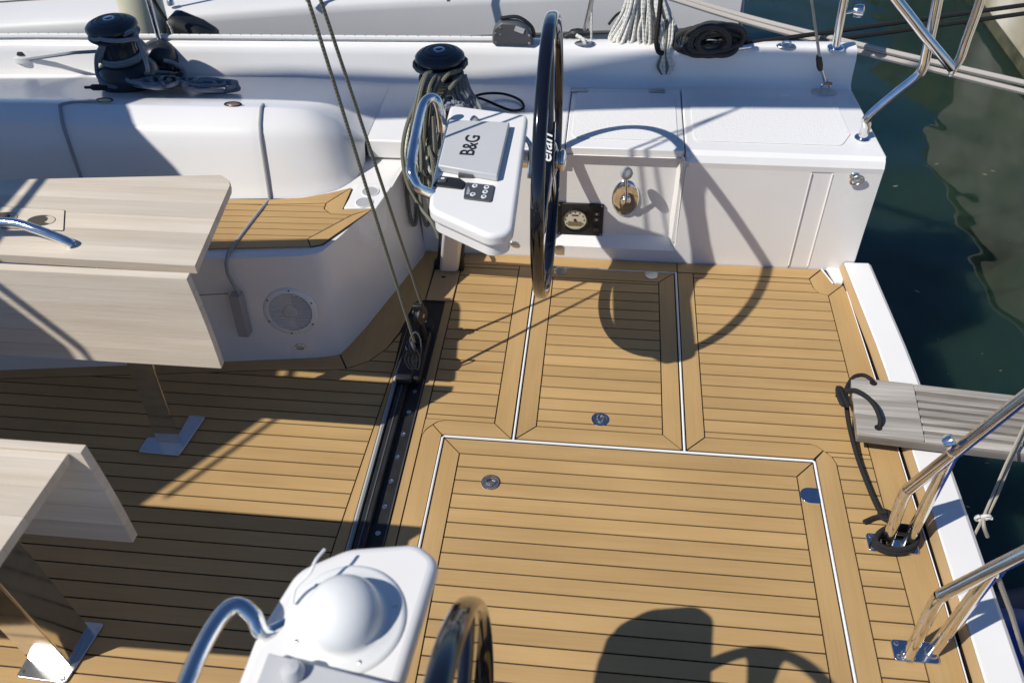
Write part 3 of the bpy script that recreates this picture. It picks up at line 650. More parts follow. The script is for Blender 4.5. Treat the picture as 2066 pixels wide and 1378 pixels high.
# ------------------------------------------------------------------ steering wheels
def wheel(cy, label, text, spin):
    c = V(-.178, cy, .73); e = empty('steering_wheel', c, label, 'steering wheel', 'black steering wheels'); R = .4609
    n = 96; rows = []
    prof = [(-.0, -.024), (.010, -.022), (.0, -.012), (.0, 0)]
    # rim section: wide along X with a groove
    sec = []
    for k in range(20):
        a = 2*math.pi*k/20; x = .0205*math.cos(a); r = .0135*math.sin(a)
        x = math.copysign(abs(x/.0205)**.8*.0205, x)
        sec.append((x, r))
    rows = []
    for i in range(n+1):
        t = 2*math.pi*i/n; d = V(0, math.sin(t), math.cos(t)); rows.append([c+V(x, 0, 0)+d*(R-.0135+r) for x, r in sec])
    obj('rim', MB().grid(rows, True), blackg, e, smooth=True, angle=80)
    for k in range(3):
        t0 = math.radians(spin+120*k); d = V(0, math.sin(t0), math.cos(t0)); s = V(0, math.cos(t0), -math.sin(t0))
        rows = []
        for r, wd, th in ((.03, .045, .019), (.10, .034, .018), (.2, .030, .015), (.3, .034, .013), (.37, .044, .012), (.415, .060, .011), (.442, .085, .010)):
            m = c+d*r; rows.append([m+s*(wd*math.copysign(abs(math.cos(a))**.5, math.cos(a)))+V(th*math.copysign(abs(math.sin(a))**.5, math.sin(a)), 0, 0) for a in [2*math.pi*q_/16+.2 for q_ in range(16)]])
        obj('spoke', MB().grid(rows, True), blackg, e, smooth=True, angle=60)
    obj('hub', MB().lathe([(.02, -.08), (.045, -.045), (.058, -.02), (.058, .02), (.045, .028)], c, (1, 0, 0), n=32), blackg, e, smooth=True)
    hb_ = obj('hub_nut', MB().lathe([(.036, .02), (.036, .030), (.032, .032), (.032, .040), (.036, .042), (.036, .052), (.028, .056), (.02, .058), (.008, .052)], c, (1, 0, 0), n=32), chrome, e, smooth=True)
    if text:
        cu = bpy.data.curves.new('t', 'FONT'); cu.body = 'elan'; cu.size = .056; cu.shear = .35; cu.extrude = .0003; cu.offset = .0006; cu.align_x = 'CENTER'; cu.align_y = 'CENTER'
        to = bpy.data.objects.new('t', cu); C.objects.link(to); dg = bpy.context.evaluated_depsgraph_get(); me = bpy.data.meshes.new_from_object(to.evaluated_get(dg)); bpy.data.objects.remove(to)
        t0 = math.radians(32); d = V(0, math.sin(t0), math.cos(t0)); nn = V(0, -math.cos(t0), math.sin(t0)); xx = V(1, 0, 0)
        # reading direction along the spoke (up the picture), letter tops towards -X
        me.transform(Matrix(((d.x, -xx.x, nn.x, 0), (d.y, -xx.y, nn.y, 0), (d.z, -xx.z, nn.z, 0), (0, 0, 0, 1))))
        me.transform(Matrix.Translation(c+d*.035+nn*.0635+V(-.004, 0, 0)))
        obj('lettering', me, white_print, e)
        obj('badge', MB().box((-.195, -.001, -.001), (-.161, .001, .001)), blackg, e) if False else None
        # flat badge pad that carries the lettering
        pc = c+d*.035+nn*.030
        P = [pc+xx*sx*.021+d*sd*.085 for sx, sd in ((-1, -1), (1, -1), (1, 1), (-1, 1))]
        obj('badge_pad', MB().wprism(P, nn*.0318), blackg, e, bevel=.003)
    return e
wheel(2.431, 'glossy black steering wheel standing upright in front of the engine controls', True, 15)
wheel(.31, 'black steering wheel at the bottom edge, only the top of its rim showing', False, 65)

# ------------------------------------------------------------------ pedestals
def pedestal(poly, zt, label, under):
    cx = sum(p[0] for p in poly)/len(poly); cy = sum(p[1] for p in poly)/len(poly)
    e = empty('instrument_pedestal', (cx, cy, 0), label, 'helm pedestal', 'instrument pedestals')
    obj('top_shell', MB().prism(poly, zt-.045, zt), gel, e, bevel=.018, bseg=5)
    obj('lower_shell', MB().prism(inset(poly, .012), zt-.082, zt-.048), gel, e, bevel=.014, bseg=4)
    return e
far_poly = rpoly([(-.528, 2.598), (-.255, 2.545), (-.238, 1.895), (-.30, 1.868), (-.492, 1.985), (-.508, 2.10)], [.02, .03, .05, .05, .06, .04])
ZT = .83
pf = pedestal(far_poly, ZT, 'white instrument pedestal with switches and a grey cover marked B&G by the far wheel', .1)
lidp = [(-.505, 2.440), (-.306, 2.432), (-.306, 2.106), (-.497, 2.152)]
lidp = [(-.505, 2.455), (-.306, 2.449), (-.309, 2.137), (-.496, 2.180)]
lido = obj('instrument_cover', MB().prism(lidp, ZT+.001, ZT+.024), lidg, pf, bevel=.004)
cu = bpy.data.curves.new('t', 'FONT'); cu.body = 'B&G'; cu.size = .064; cu.extrude = .0003; cu.offset = .0010; cu.align_x = 'CENTER'; cu.align_y = 'CENTER'
to = bpy.data.objects.new('t', cu); C.objects.link(to); dg = bpy.context.evaluated_depsgraph_get(); me = bpy.data.meshes.new_from_object(to.evaluated_get(dg)); bpy.data.objects.remove(to)
me.transform(Matrix.Rotation(math.radians(90-3), 4, 'Z')); me.transform(Matrix.Translation((-.412, 2.30, ZT+.0246)))
obj('lettering', me, black_print, lido)
obj('cover_latch', MB().box((-.43, 2.150, ZT+.002), (-.385, 2.164, ZT+.012)), dgrey, lido)
obj('sensor_dome', MB().lathe([(.016, 0), (.014, .01), (.006, .018), (.001, .019)], (-.43, 2.49, ZT), n=20), lidg, pf, smooth=True)
sw = obj('switch_bezel', MB().prism([(-.500, 2.100), (-.487, 2.152), (-.425, 2.143), (-.401, 2.120), (-.409, 2.088)], ZT, ZT+.006), blackp, pf, bevel=.002)
obj('switch', MB().box((-.488, 2.115, ZT+.004), (-.462, 2.140, ZT+.010)), keyg, sw, bevel=.002)
obj('switch_dot', MB().box((-.479, 2.126, ZT+.0102), (-.469, 2.134, ZT+.0108)), white_print, sw)
kp = obj('keypad', MB().prism(rpoly([(-.404, 2.124), (-.314, 2.112), (-.314, 2.028), (-.398, 2.040)], .008), ZT, ZT+.005), keyg, pf, bevel=.0015)
for x, y in ((-.373, 2.104), (-.337, 2.099), (-.338, 2.075), (-.373, 2.060), (-.339, 2.050)):
    obj('key', MB().lathe([(.0085, 0), (.008, .002)], (x, y, ZT+.005), n=20), white_print, kp)
    obj('key_mark', MB().lathe([(.004, 0), (.004, .0004)], (x, y, ZT+.0072), n=12), keyg, kp)
for k, x in enumerate((-.392, -.389, -.386)):
    obj('keypad_lettering', MB().box((x, 2.060, ZT+.0052), (x+.0012, 2.098-.008*k, ZT+.0055)), white_print, kp)
# column, cable rods, shaft
col = MB().wprism([(-.655, 2.70, .002), (-.575, 2.70, .002), (-.575, 2.79, .002), (-.655, 2.79, .002)], (.15, -.36, .72))
obj('column', col, gel, pf, bevel=.012)
for a, b_ in (((-.662, 2.73, .0), (-.53, 2.44, .70)), ((-.568, 2.73, 0), (-.43, 2.40, .70))):
    obj('support_rod', MB().tube([a, b_], .007, 10), blackp, pf, smooth=True)
    obj('rod_foot', MB().box((a[0]-.016, a[1]-.02, .001), (a[0]+.016, a[1]+.02, .035)), blackp, pf, bevel=.005)
obj('wheel_shaft', MB().tube([(-.235, 2.431, .73), (-.34, 2.431, .73)], .03, 16), chrome, pf, smooth=True)
rail = [az(893, 264, .80), az(890, 232, .86), az(884, 208, .90), az(872, 198, .92), az(858, 206, .925), az(848, 232, .92), az(836, 290, .915), az(829, 340, .90), az(836, 366, .875), az(848, 382, .85), az(872, 392, .82)]
obj('grab_rail', MB().tube(rail, .0155, 16, sm=5), chrome, pf, smooth=True)
# aft bracket seen between pod and wheel
obj('side_bracket', MB().tube([(-.262, 2.44, .81), (-.235, 2.42, .78), (-.235, 2.36, .70)], .008, 10, sm=4), chrome, pf, smooth=True)
# near pedestal
near_poly = rpoly([(-.30, .05), (-.285, .60), (-.262, .835), (-.31, .868), (-.44, .845), (-.525, .79), (-.56, .66), (-.585, .05)], [0, .3, .04, .05, .1, .07, .1, 0])
ZN = .86
pn = pedestal(near_poly, ZN, 'white instrument pedestal carrying a white dome at the bottom of the view', .1)
dc = az(692, 1232, ZN+.03)
dome = MB().lathe([(.108, 0), (.106, .004), (.098, .006), (.078, .0065), (.071, .012), (.070, .022), (.066, .040), (.056, .058), (.040, .072), (.02, .080), (.002, .082)], (dc.x, dc.y, ZN), n=56)
dm = obj('compass_dome', dome, domew, pn, smooth=True, angle=50)
for a in (20, 140, 215, 300):
    obj('screw', MB().lathe([(.004, 0), (.002, .001)], (dc.x+.089*math.cos(math.radians(a)), dc.y+.089*math.sin(math.radians(a)), ZN+.0063), n=12), steel, dm)
obj('cable', MB().tube([az(590, 1218, ZN+.012), az(597, 1185, ZN+.03), az(625, 1155, ZN+.05), az(637, 1130, ZN+.06), az(655, 1108, ZN+.06)], .003, 8, sm=5), domew, pn, smooth=True)
obj('plate', MB().prism([(-.515, .612), (-.268, .576), (-.275, .05), (-.545, .05)], ZN+.001, ZN+.030), lidg, pn, bevel=.003)
obj('plate_knob', MB().lathe([(.02, 0), (.019, .012), (.013, .022), (.001, .025)], az(592, 1356, ZN+.032), n=24), lidg, pn, smooth=True)
obj('column', MB().box((-.50, .05, .0), (-.36, .18, ZN-.12)), gel, pn, bevel=.012)
rail = [V(-.50, .70, ZN-.02), az(535, 1278, ZN+.0), az(512, 1243, ZN+.03), az(487, 1222, ZN+.045), az(462, 1226, ZN+.05), az(436, 1255, ZN+.05), az(405, 1310, ZN+.05), az(372, 1390, ZN+.05), az(345, 1470, ZN+.05)]
obj('grab_rail', MB().tube(rail, .0155, 16, sm=5), chrome, pn, smooth=True)
obj('wheel_shaft', MB().tube([(-.235, .31, .73), (-.34, .31, .73)], .03, 16), chrome, pn, smooth=True)

# ------------------------------------------------------------------ engine controls on the far wall
YR = Yw+.0445
th = empty('throttle_lever', (.1, YR, .3), 'chrome oval throttle lever with a grey ball knob on the white recess', 'throttle')
pc = ay(1262, 400, YR)
obj('oval_plate', MB().lathe([(.056, 0), (.055, .004), (.048, .010), (.02, .013)], pc, (0, -1, 0), n=44, sy=1.55), chrome, th, smooth=True, angle=70)
obj('hub', MB().lathe([(.022, .008), (.022, .022), (.017, .034), (.006, .038)], pc, (0, -1, 0), n=28), chrome, th, smooth=True)
kb = ay(1264, 350, 2.80)
obj('lever', MB().tube([pc+V(0, -.03, 0), pc+V(.001, -.05, .05), kb], [.007, .005, .004], 12), chrome, th, smooth=True)
obj('knob', MB().lathe([(.002, -.025), (.012, -.0225), (.0215, -.0125), (.025, 0), (.0215, .0125), (.012, .0225), (.002, .025)], kb, n=24), knobg, th, smooth=True)
ep = empty('engine_panel', (-.08, YR, .17), 'black square engine gauge panel behind the rim of the far wheel', 'gauge panel')
obj('panel', MB().box((-.172, YR-.010, .092), (.017, YR, .250)), blackp, ep, bevel=.003)
dl = ay(1160, 444, YR-.011)
g = obj('bezel', MB().lathe([(.056, 0), (.055, .006), (.049, .006), (.048, .001)], (dl.x, YR-.0095, dl.z), (0, -1, 0), n=40, cap=False), blackg, ep, smooth=True)
obj('dial', MB().lathe([(.047, 0), (.047, .0015)], (dl.x, YR-.0095, dl.z), (0, -1, 0), n=40), dial, g)
obj('display', MB().box((dl.x-.028, YR-.0120, dl.z-.030), (dl.x+.028, YR-.0112, dl.z-.008)), lcd, g)
for k in range(9):
    a = math.radians(210-30*k); cx, cz = dl.x+.038*math.cos(a), dl.z+.038*math.sin(a)
    obj('tick', MB().box((cx-.002, YR-.0118, cz-.004), (cx+.002, YR-.0112, cz+.004)), black_print, g)
obj('needle_hub', MB().lathe([(.006, 0), (.005, .004)], (dl.x, YR-.0112, dl.z), (0, -1, 0), n=16), black_print, g)
obj('scale_mark', MB().box((dl.x-.014, YR-.0118, dl.z+.020), (dl.x+.014, YR-.0112, dl.z+.026)), black_print, g)
for z in (.206, .178, .128):
    b_ = obj('button', MB().box((-.022, YR-.014, z-.009), (.001, YR-.009, z+.009)), keyg if z != .178 else dgrey, ep, bevel=.002)
    obj('button_mark', MB().box((-.014, YR-.0148, z-.004), (-.007, YR-.0142, z+.004)), white_print if z != .128 else keyg, b_)
for x in (-.164, .009):
    for z in (.100, .242): obj('screw', MB().lathe([(.0035, 0), (.003, .001)], (x, YR-.010, z), (0, -1, 0), n=10), steel, ep)
# sockets on the low wall
c = ay(1127, 503, Yw-.001)
s_ = obj('wall_socket', MB().box((c.x-.018, Yw-.006, c.z-.022), (c.x+.018, Yw-.0005, c.z+.022)), steel, bevel=.003, label='small square metal fitting low on the white wall below the gauge panel', cat='fitting')
c = ay(1036, 491, Yw)
obj('padeye', MB().lathe([(.022, 0), (.018, .006), (.008, .009)], c+V(0, -.001, 0), (0, -1, 0), n=20, sy=.55), steel, smooth=True, label='small oval padeye low on the wall just left of the far wheel', cat='padeye')
sh = empty('shackle_ring', (.953, Yw, .44), 'steel ring and pad high on the white stern wall beside the water', 'mooring ring')
obj('pad', MB().lathe([(.020, 0), (.018, .005), (.008, .008)], (.948, Yw-.0005, .452), (0, -1, 0), n=20, sy=.8), steel, sh, smooth=True)
obj('ring', MB().tube([V(.956+.022*math.cos(t)+.004*math.sin(t), Yw-.014-.004*math.sin(t), .440+.022*math.sin(t)) for t in [i*math.pi/8 for i in range(16)]], .0042, 8, closed=True), steel, sh, smooth=True)
obj('eye', MB().tube([V(.948+.012*math.cos(t), Yw-.010, .456+.010*math.sin(t)) for t in [i*math.pi/6 for i in range(12)]], .0038, 8, closed=True), steel, sh, smooth=True)

# speaker on the seat front
tilt = V(0, -.98, -.165).normalized()
def sfp(x, z): return V(x, pl([(-4.2, 1.75), (-2.2, 2.00), (-1.36, 2.115), (-1.03, 2.162), (-.945, 2.185)], x)[0]+z*.17, z)
sp = empty('round_speaker', sfp(-1.10, .21), 'round white louvred speaker on the front of the seat', 'speaker')
c = sfp(-1.098, .208)+V(0, .003, 0)
ax = V(.115, -.98, .165).normalized()
obj('flange', MB().lathe([(.100, 0), (.099, .006), (.092, .011), (.080, .012), (.078, .009)], c, ax, n=48, cap=False), domew, sp, smooth=True, angle=50)
obj('cone', MB().lathe([(.08, .004), (.02, .002)], c, ax, n=36), mat('speaker_mesh_shade', (.45, .45, .46), .7), sp)
e1 = V(1, 0, 0)-ax*ax.x; e1.normalize(); e2 = ax.cross(e1)
if e2.z < 0: e2 = -e2
for k in range(-8, 9):
    h = k*.0088; hw = math.sqrt(max(.0765**2-h*h, 0))
    if hw > .01: obj('louvre', MB().tube([c+ax*.0095+e2*h-e1*hw, c+ax*.0115+e2*h, c+ax*.0095+e2*h+e1*hw], .0026, 6), domew, sp, smooth=True)
obj('centre_cap', MB().lathe([(.026, .010), (.025, .014), (.016, .0155), (.015, .014), (.002, .0145)], c, ax, n=28), lidg, sp, smooth=True)
for a in range(6):
    t = math.radians(25+60*a); obj('screw', MB().lathe([(.0035, 0), (.0035, .001)], c+(e1*math.cos(t)+e2*math.sin(t))*.091+ax*.011, ax, n=8), dgrey, sp)
c = sfp(-1.085, .055)
cl = empty('courtesy_light', c, 'small oval chrome courtesy light low on the seat front under the speaker', 'courtesy light')
obj('ring', MB().lathe([(.022, 0), (.020, .005), (.014, .006)], c+ax*.001, ax, n=24, sy=.6, cap=False), chrome, cl, smooth=True)
obj('lens', MB().lathe([(.014, .003), (.012, .005)], c+ax*.001, ax, n=20, sy=.6), dial, cl, smooth=True)

# ------------------------------------------------------------------ winches and their ropes
def winch(c, s, label):
    c = V(*c); e = empty('winch', c, label, 'winch', 'black self tailing winches')
    P = lambda L: [(r*s, h*s) for r, h in L]
    obj('base_drum', MB().lathe(P([(.115, 0), (.122, .012), (.124, .035), (.118, .06), (.105, .08), (.088, .093), (.078, .10)]), c, n=48), winchm, e, smooth=True, angle=60)
    obj('drum', MB().lathe(P([(.078, .10), (.071, .13), (.069, .16), (.073, .19), (.085, .205)]), c, n=40), winchm, e, smooth=True, angle=60)
    obj('self_tailer', MB().lathe(P([(.098, .205), (.102, .212), (.090, .222), (.078, .226), (.090, .230), (.101, .238), (.1, .248), (.090, .258), (.06, .268), (.03, .272), (.024, .272), (.022, .268)]), c, n=48), winchm, e, smooth=True, angle=60)
    for rr_, hh_ in ((.089, .2565), (.070, .266), (.048, .2715)):
        obj('cap_groove', MB().tube([c+V(rr_*s*math.cos(t), rr_*s*math.sin(t), hh_*s) for t in [i*math.pi/16 for i in range(32)]], .0012, 6, closed=True), steel if rr_ == .089 else dgrey, e, smooth=True)
    for k in range(20):
        t = k*2*math.pi/20; d_ = V(math.cos(t), math.sin(t), 0)
        obj('drum_rib', MB().tube([c+d_*.0785*s+V(0, 0, .103*s), c+d_*.0705*s+V(0, 0, .135*s), c+d_*.0695*s+V(0, 0, .16*s), c+d_*.074*s+V(0, 0, .19*s)], .0022, 6), winchm, e, smooth=True)
    sk = obj('handle_socket', MB().lathe(P([(.024, .266), (.023, .276), (.014, .277), (.013, .272)]), c, n=24, cap=False), chrome, e, smooth=True)
    obj('socket_hole', MB().lathe(P([(.013, .270), (.012, .2705)]), c, n=16), caulk, sk)
    obj('feeder_arm', MB().tube([c+V(.06, -.075, .20)*s, c+V(.09, -.05, .215)*s, c+V(.10, -.02, .235)*s], .010*s, 8, sm=3), winchm, e, smooth=True)
    return e
W1 = V(-1.985, 3.12, .60); W2 = V(-.655, 3.10, .521)
winch(W1, 1.0, 'black winch at the top left wrapped with grey rope over a heap of rope')
obj('winch_plinth', MB().lathe([(.14, -.04), (.13, .002)], W1, n=36), gel, yacht, smooth=True)
winch(W2, .97, 'black winch behind the far pedestal wound with grey green rope')
def coil(c, r, z0, z1, turns, n=18, ecc=0):
    return [V(c.x+(r+ecc*math.sin(3*t))*math.cos(t), c.y+(r+ecc*math.sin(3*t))*math.sin(t), c.z+z0+(z1-z0)*t/(turns*2*math.pi)) for t in [i*2*math.pi/n for i in range(int(turns*n)+1)]]
R1 = empty('winch_rope', W1, 'slate grey rope wrapped round the top left winch and heaped at its right', 'rope')
obj('turns', MB().tube(coil(W1, .080, .105, .128, 2.2), .0085, 8), rope_grey, R1, smooth=True)
def P1(px, py, z): return az(px, py, z)
obj('tail_strand', MB().tube([W1+V(.07, -.05, .23), ay(272, 62, 3.05), ay(277, 80, 3.03), ay(288, 105, 3.0), ay(298, 140, 2.97), az(292, 150, .66), az(262, 158, .65), az(240, 175, .64), az(215, 172, .65), az(200, 158, .66), az(195, 140, .68), ay(196, 110, 3.05), ay(210, 92, 3.03), W1+V(-.07, -.06, .12)], .0085, 8, sm=6), rope_grey, R1, smooth=True)
obj('tail_strand', MB().tube([ay(186, 68, 3.08), ay(205, 80, 3.02), ay(240, 83, 3.0), ay(275, 80, 3.02), ay(292, 92, 3.05)], .0085, 8, sm=6), rope_grey, R1, smooth=True)
obj('tail_strand', MB().tube([ay(183, 55, 3.10), ay(181, 70, 3.06), ay(190, 80, 3.03), ay(206, 78, 3.02)], .009, 8, sm=6), rope_grey, R1, smooth=True)
random.seed(11)
zd = lambda y: lerp(.70, .555, max(0, min(1, (y-2.78)/.55)))
def heap(parent, base, n, r, m, zr=.05, name='heaped_loop', jit=8, zadd=0):
    for k in range(n):
        pts = []
        cxk = base[0]+random.uniform(-base[2], base[2])*.5; cyk = base[1]+random.uniform(-base[3], base[3])*.4
        a0 = random.uniform(0, 6.28); A = base[2]*random.uniform(.45, 1.0); Bv = base[3]*random.uniform(.35, .9); m_ = 11
        for i in range(m_):
            t = a0+i*5.6/m_; px = cxk+A*math.cos(t)+random.uniform(-jit, jit); py = cyk+Bv*math.sin(t)+random.uniform(-jit*.3, jit*.3)
            g_ = az(px, py, .62); z = zd(g_.y)+r+random.uniform(0, zr); pts.append(az(px, py, z))
        obj(name, MB().tube(pts, r, 8, sm=5), m, parent, smooth=True)
heap(R1, (330, 163, 58, 16), 7, .0085, rope_grey, .05)
heap(R1, (420, 170, 52, 11), 4, .0085, rope_grey, .03)
heap(R1, (345, 150, 40, 14), 3, .0085, rope_black, .04)
obj('tail_strand', MB().tube([az(330, 122, .72), az(352, 128, .70), az(372, 145, .66), az(381, 172, .64), az(400, 184, .625), az(440, 186, .62), az(480, 181, .62), az(474, 172, .625), az(455, 168, .63)], .0085, 8, sm=6), rope_grey, R1, smooth=True)
obj('tail_strand', MB().tube([az(172, 177, .66), az(195, 177, .67), az(215, 178, .67)], [.006, .013, .011], 8, sm=4), rope_black, R1, smooth=True)
# second winch motor-like drum beside the first
wd2 = az(322, 128, .60)
obj('lead_drum', MB().lathe([(.055, 0), (.072, .02), (.078, .05), (.07, .085), (.045, .11), (.01, .118)], (wd2.x, wd2.y+.02, .57), n=32), winchm, R1 if False else None, smooth=True, label='rounded black drum tucked behind the right side of the top left winch', cat='deck fitting')
R2 = empty('winch_rope', W2, 'grey green rope wound on the winch behind the far pedestal and hanging in long loops', 'rope')
obj('turns', MB().tube(coil(W2, .084, .10, .165, 4.3), .0078, 8), rope_green, R2, smooth=True)
obj('turns', MB().tube(coil(W2, .103, .208, .212, 1.1), .0078, 8), rope_green, R2, smooth=True)
obj('tail_strand', MB().tube([W2+V(.085, -.03, .20), ay(905, 150, 2.98), ay(885, 175, 2.95), ay(868, 200, 2.90), ay(858, 225, 2.86)], .0075, 8, sm=6), rope_green, R2, smooth=True)
obj('tail_strand', MB().tube([W2+V(.09, -.06, .19), ay(915, 170, 2.97), ay(895, 195, 2.94), ay(878, 215, 2.90), ay(870, 245, 2.86)], .0075, 8, sm=6), rope_green, R2, smooth=True)
random.seed(5)
for k in range(11):
    x0 = 842+k*3.2+random.uniform(-3, 3); y0 = 175+random.uniform(-15, 25); xb = 814+k*5.5+random.uniform(-4, 4); yb = 395+random.uniform(-75, 45)
    dpt = 2.86-.02*(k % 4)
    pts = [ay(x0+14, y0-15, 2.98), ay(x0, y0+15, dpt+.04), ay((x0+xb)/2-4, 265, dpt), ay(xb, (265+yb)/2, dpt-.04), ay(xb+8, yb, dpt-.10), ay(xb+20, yb+8+random.uniform(0, 12), dpt-.09), ay(xb+22, (yb+260)/2, dpt-.03), ay(xb+18, 235, dpt+.02)]
    obj('hanging_loop', MB().tube(pts, .0072, 8, sm=6), rope_green if k % 4 else rope_white, R2, smooth=True)
obj('hanging_loop', MB().tube([ay(850, 190, 2.9), ay(822, 250, 2.84), ay(812, 310, 2.80), ay(822, 370, 2.76), ay(845, 415, 2.72), ay(872, 450, 2.66), ay(885, 480, 2.64)], .0078, 8, sm=6), rope_green, R2, smooth=True)
for k in range(5):
    a = W2+V(.05+.018*k, -.06, .13)
    obj('side_strand', MB().tube([W2+V(.06+.01*k, -.03, .18), a, W2+V(.08+.022*k, -.10, .07), W2+V(.07+.02*k, -.13, .02)], .0078, 8, sm=5), rope_grey, R2, smooth=True)
heap(R2, (900, 212, 45, 8), 5, .0078, rope_grey, .03, jit=5)
bl = [az(945, 200, .56), az(975, 190, .545), az(1015, 190, .535), az(1048, 202, .53), az(1056, 218, .53), az(1035, 224, .53), az(1005, 214, .53), az(975, 201, .54), az(950, 196, .56)]
obj('black_line', MB().tube(bl, .0055, 8, sm=6), rope_black, smooth=True, label='thin black line lying in a loop on the deck between winch and far wheel', cat='rope')
obj('sheet_rope', MB().tube([W1+V(-.06, .04, .12), ay(150, 107, 3.2), az(88, 116, .62), az(60, 120, .60)], .0075, 8), rope_grey, smooth=True, label='taut grey sheet leading from the top left winch to the block at the left edge', cat='rope')
fb_ = empty('foot_block', az(60, 115, .58), 'white topped foot block on the side deck at the left edge of the photo', 'pulley block')
c = az(58, 116, .585)
obj('base', MB().lathe([(.065, 0), (.06, .02), (.04, .03)], c, n=28), lidg, fb_, smooth=True)
obj('cover', MB().lathe([(.05, .03), (.045, .045), (.01, .05)], c, n=28), blackp, fb_, smooth=True)
obj('lead_line', MB().tube([az(-40, 95, .62), az(10, 108, .61), az(45, 117, .60)], .006, 8), rope_black, fb_, smooth=True)
obj('lead_line', MB().tube([az(-40, 105, .60), az(10, 115, .59), az(45, 121, .59)], .006, 8), rope_black, fb_, smooth=True)

# ------------------------------------------------------------------ rail hardware, starboard
obj('jack_line', MB().tube([V(x, railY(x)+.055, .684) for x in [-4.5+i*.2 for i in range(21)]+[-.36]], .012, 8), ropemat('jackline_webbing', (.74, .73, .70), (.16, .16, .16), f=11, u=1, bmp=.1, thr=.88), smooth=True, label='white flecked line lying along the top of the far rail', cat='rope')
obj('side_stanchion', MB().tube([ay(322, 82, 3.36), ay(288, -40, 3.36)], .0115, 12), chrome, smooth=True, label='thin polished stanchion rising from the far rail beside the cream fender', cat='stanchion')
jb = empty('rope_clutch', ay(1036, 80, 3.42), 'dark grey clutch block on the far rail just left of the far wheel', 'rope clutch')
c = V(ay(1036, 100, 3.42).x, 3.42, .672)
P = [(c.x-.085, c.z), (c.x+.085, c.z), (c.x+.085, c.z+.03), (c.x+.06, c.z+.075), (c.x+.02, c.z+.095), (c.x-.045, c.z+.098), (c.x-.08, c.z+.07), (c.x-.086, c.z+.03)]
obj('body', MB().wprism([(x, 3.395, z) for x, z in P], (0, .05, 0)), dgrey, jb, bevel=.008)
obj('handle', MB().tube([V(c.x-.05, 3.42, c.z+.105), V(c.x+.02, 3.42, c.z+.112), V(c.x+.075, 3.42, c.z+.075), V(c.x+.09, 3.42, c.z+.03)], .008, 8, sm=5), blackp, jb, smooth=True)
obj('window', MB().box((c.x+.01, 3.392, c.z+.058), (c.x+.05, 3.3945, c.z+.080), Matrix.Rotation(math.radians(20), 3, 'Y')), lidg, jb)
for dx, dz in ((-.07, .012), (-.07, .05), (.07, .012), (.07, .045), (-.05, .075), (-.05, .045)):
    obj('screw', MB().lathe([(.005, 0), (.004, .001)], (c.x+dx, 3.3945, c.z+dz), (0, -1, 0), n=10), steel, jb)
# shroud base with pale rope end, white coil, black coil
st = empty('chainplate_fitting', ay(1185, 100, 3.43), 'black tensioner and pale lashing on the rail just right of the far wheel', 'rigging fitting')
obj('plate', MB().lathe([(.045, 0), (.042, .004), (.02, .006)], V(ay(1180, 100, 3.43).x, 3.43, .672), n=24, sy=.5), steel, st, smooth=True)
obj('tensioner', MB().tube([ay(1140, 74, 3.5), ay(1160, 68, 3.5), ay(1188, 66, 3.5)], [.012, .02, .016], 10, sm=4), blackp, st, smooth=True)
obj('lashing', MB().tube([ay(1163, 72, 3.45), ay(1178, 82, 3.43), ay(1182, 98, 3.42), ay(1190, 88, 3.44), ay(1172, 78, 3.46)], .008, 8, sm=5), rope_white, st, smooth=True)
obj('tie_rod', MB().tube([ay(1180, 62, 3.5), ay(1200, -30, 3.5)], .0105, 10), steel, st, smooth=True)
obj('thin_lashing', MB().tube([ay(1193, 90, 3.46), ay(1194, 20, 3.5), ay(1196, -20, 3.5)], .004, 8), rope_white, st, smooth=True)
wr = empty('rope_hank', ay(1300, 60, 3.5), 'hank of white black flecked rope hanging over the far rail', 'rope')
random.seed(3)
for k in range(26):
    t = k/25; xb = 1232+t*125+random.uniform(-5, 5); xt = 1268+t*62+random.uniform(-6, 6); yb = 97-abs(t-.5)*14+random.uniform(-6, 1); d = 3.50+random.uniform(-.035, .035)
    pts = [ay(xt, -15, d+.03), ay(lerp(xt, xb, .35)+random.uniform(-4, 4), 25, d), ay(lerp(xt, xb, .75)+random.uniform(-4, 4), 62, d-.01), ay(xb, yb-8, d-.02), ay(xb+5, yb, d-.03), ay(xb+11, yb-10, d-.02), ay(lerp(xt, xb, .6)+12, 40, d), ay(xt+9, -15, d+.03)]
    obj('loop', MB().tube(pts, .0068, 8, sm=5), rope_white, wr, smooth=True)
wt = empty('rope_tail', ay(1342, 130, 3.4), 'thin pale rope tail drooping from the hank onto the shaded deck', 'rope')
for k in range(6):
    x = 1326+k*6; d = 3.40
    pts = [ay(x+2, 40, 3.45), ay(x, 80, 3.42), ay(1334+k*3, 112, 3.40), ay(1327+k*6.4, 135, 3.385), ay(1336+k*2.6, 151, 3.37)]
    obj('strand', MB().tube(pts, .0052, 8, sm=5), rope_white if k % 3 else rope_green, wt, smooth=True)
obj('rope', MB().tube([ay(1335, -20, 3.42), ay(1329, 40, 3.42), ay(1324, 80, 3.41), ay(1328, 104, 3.40), ay(1338, 108, 3.39)], .010, 8, sm=6), rope_black, smooth=True, label='thick black cord hanging in front of the white rope hank', cat='rope')
obj('rope', MB().tube([ay(1228, 50, 3.6), ay(1245, 30, 3.6), ay(1262, 24, 3.58), ay(1280, 28, 3.55)], .006, 8, sm=6), rope_black, smooth=True, label='short bent black cord left of the white rope hank against the grey hull', cat='rope')
bc = empty('coiled_rope', ay(1440, 90, 3.43), 'thick black mooring rope heaped over the cleat on the far rail', 'rope')
cc = empty('deck_cleat', ay(1440, 100, 3.43), 'steel cleat on the far rail almost buried under black rope', 'cleat')
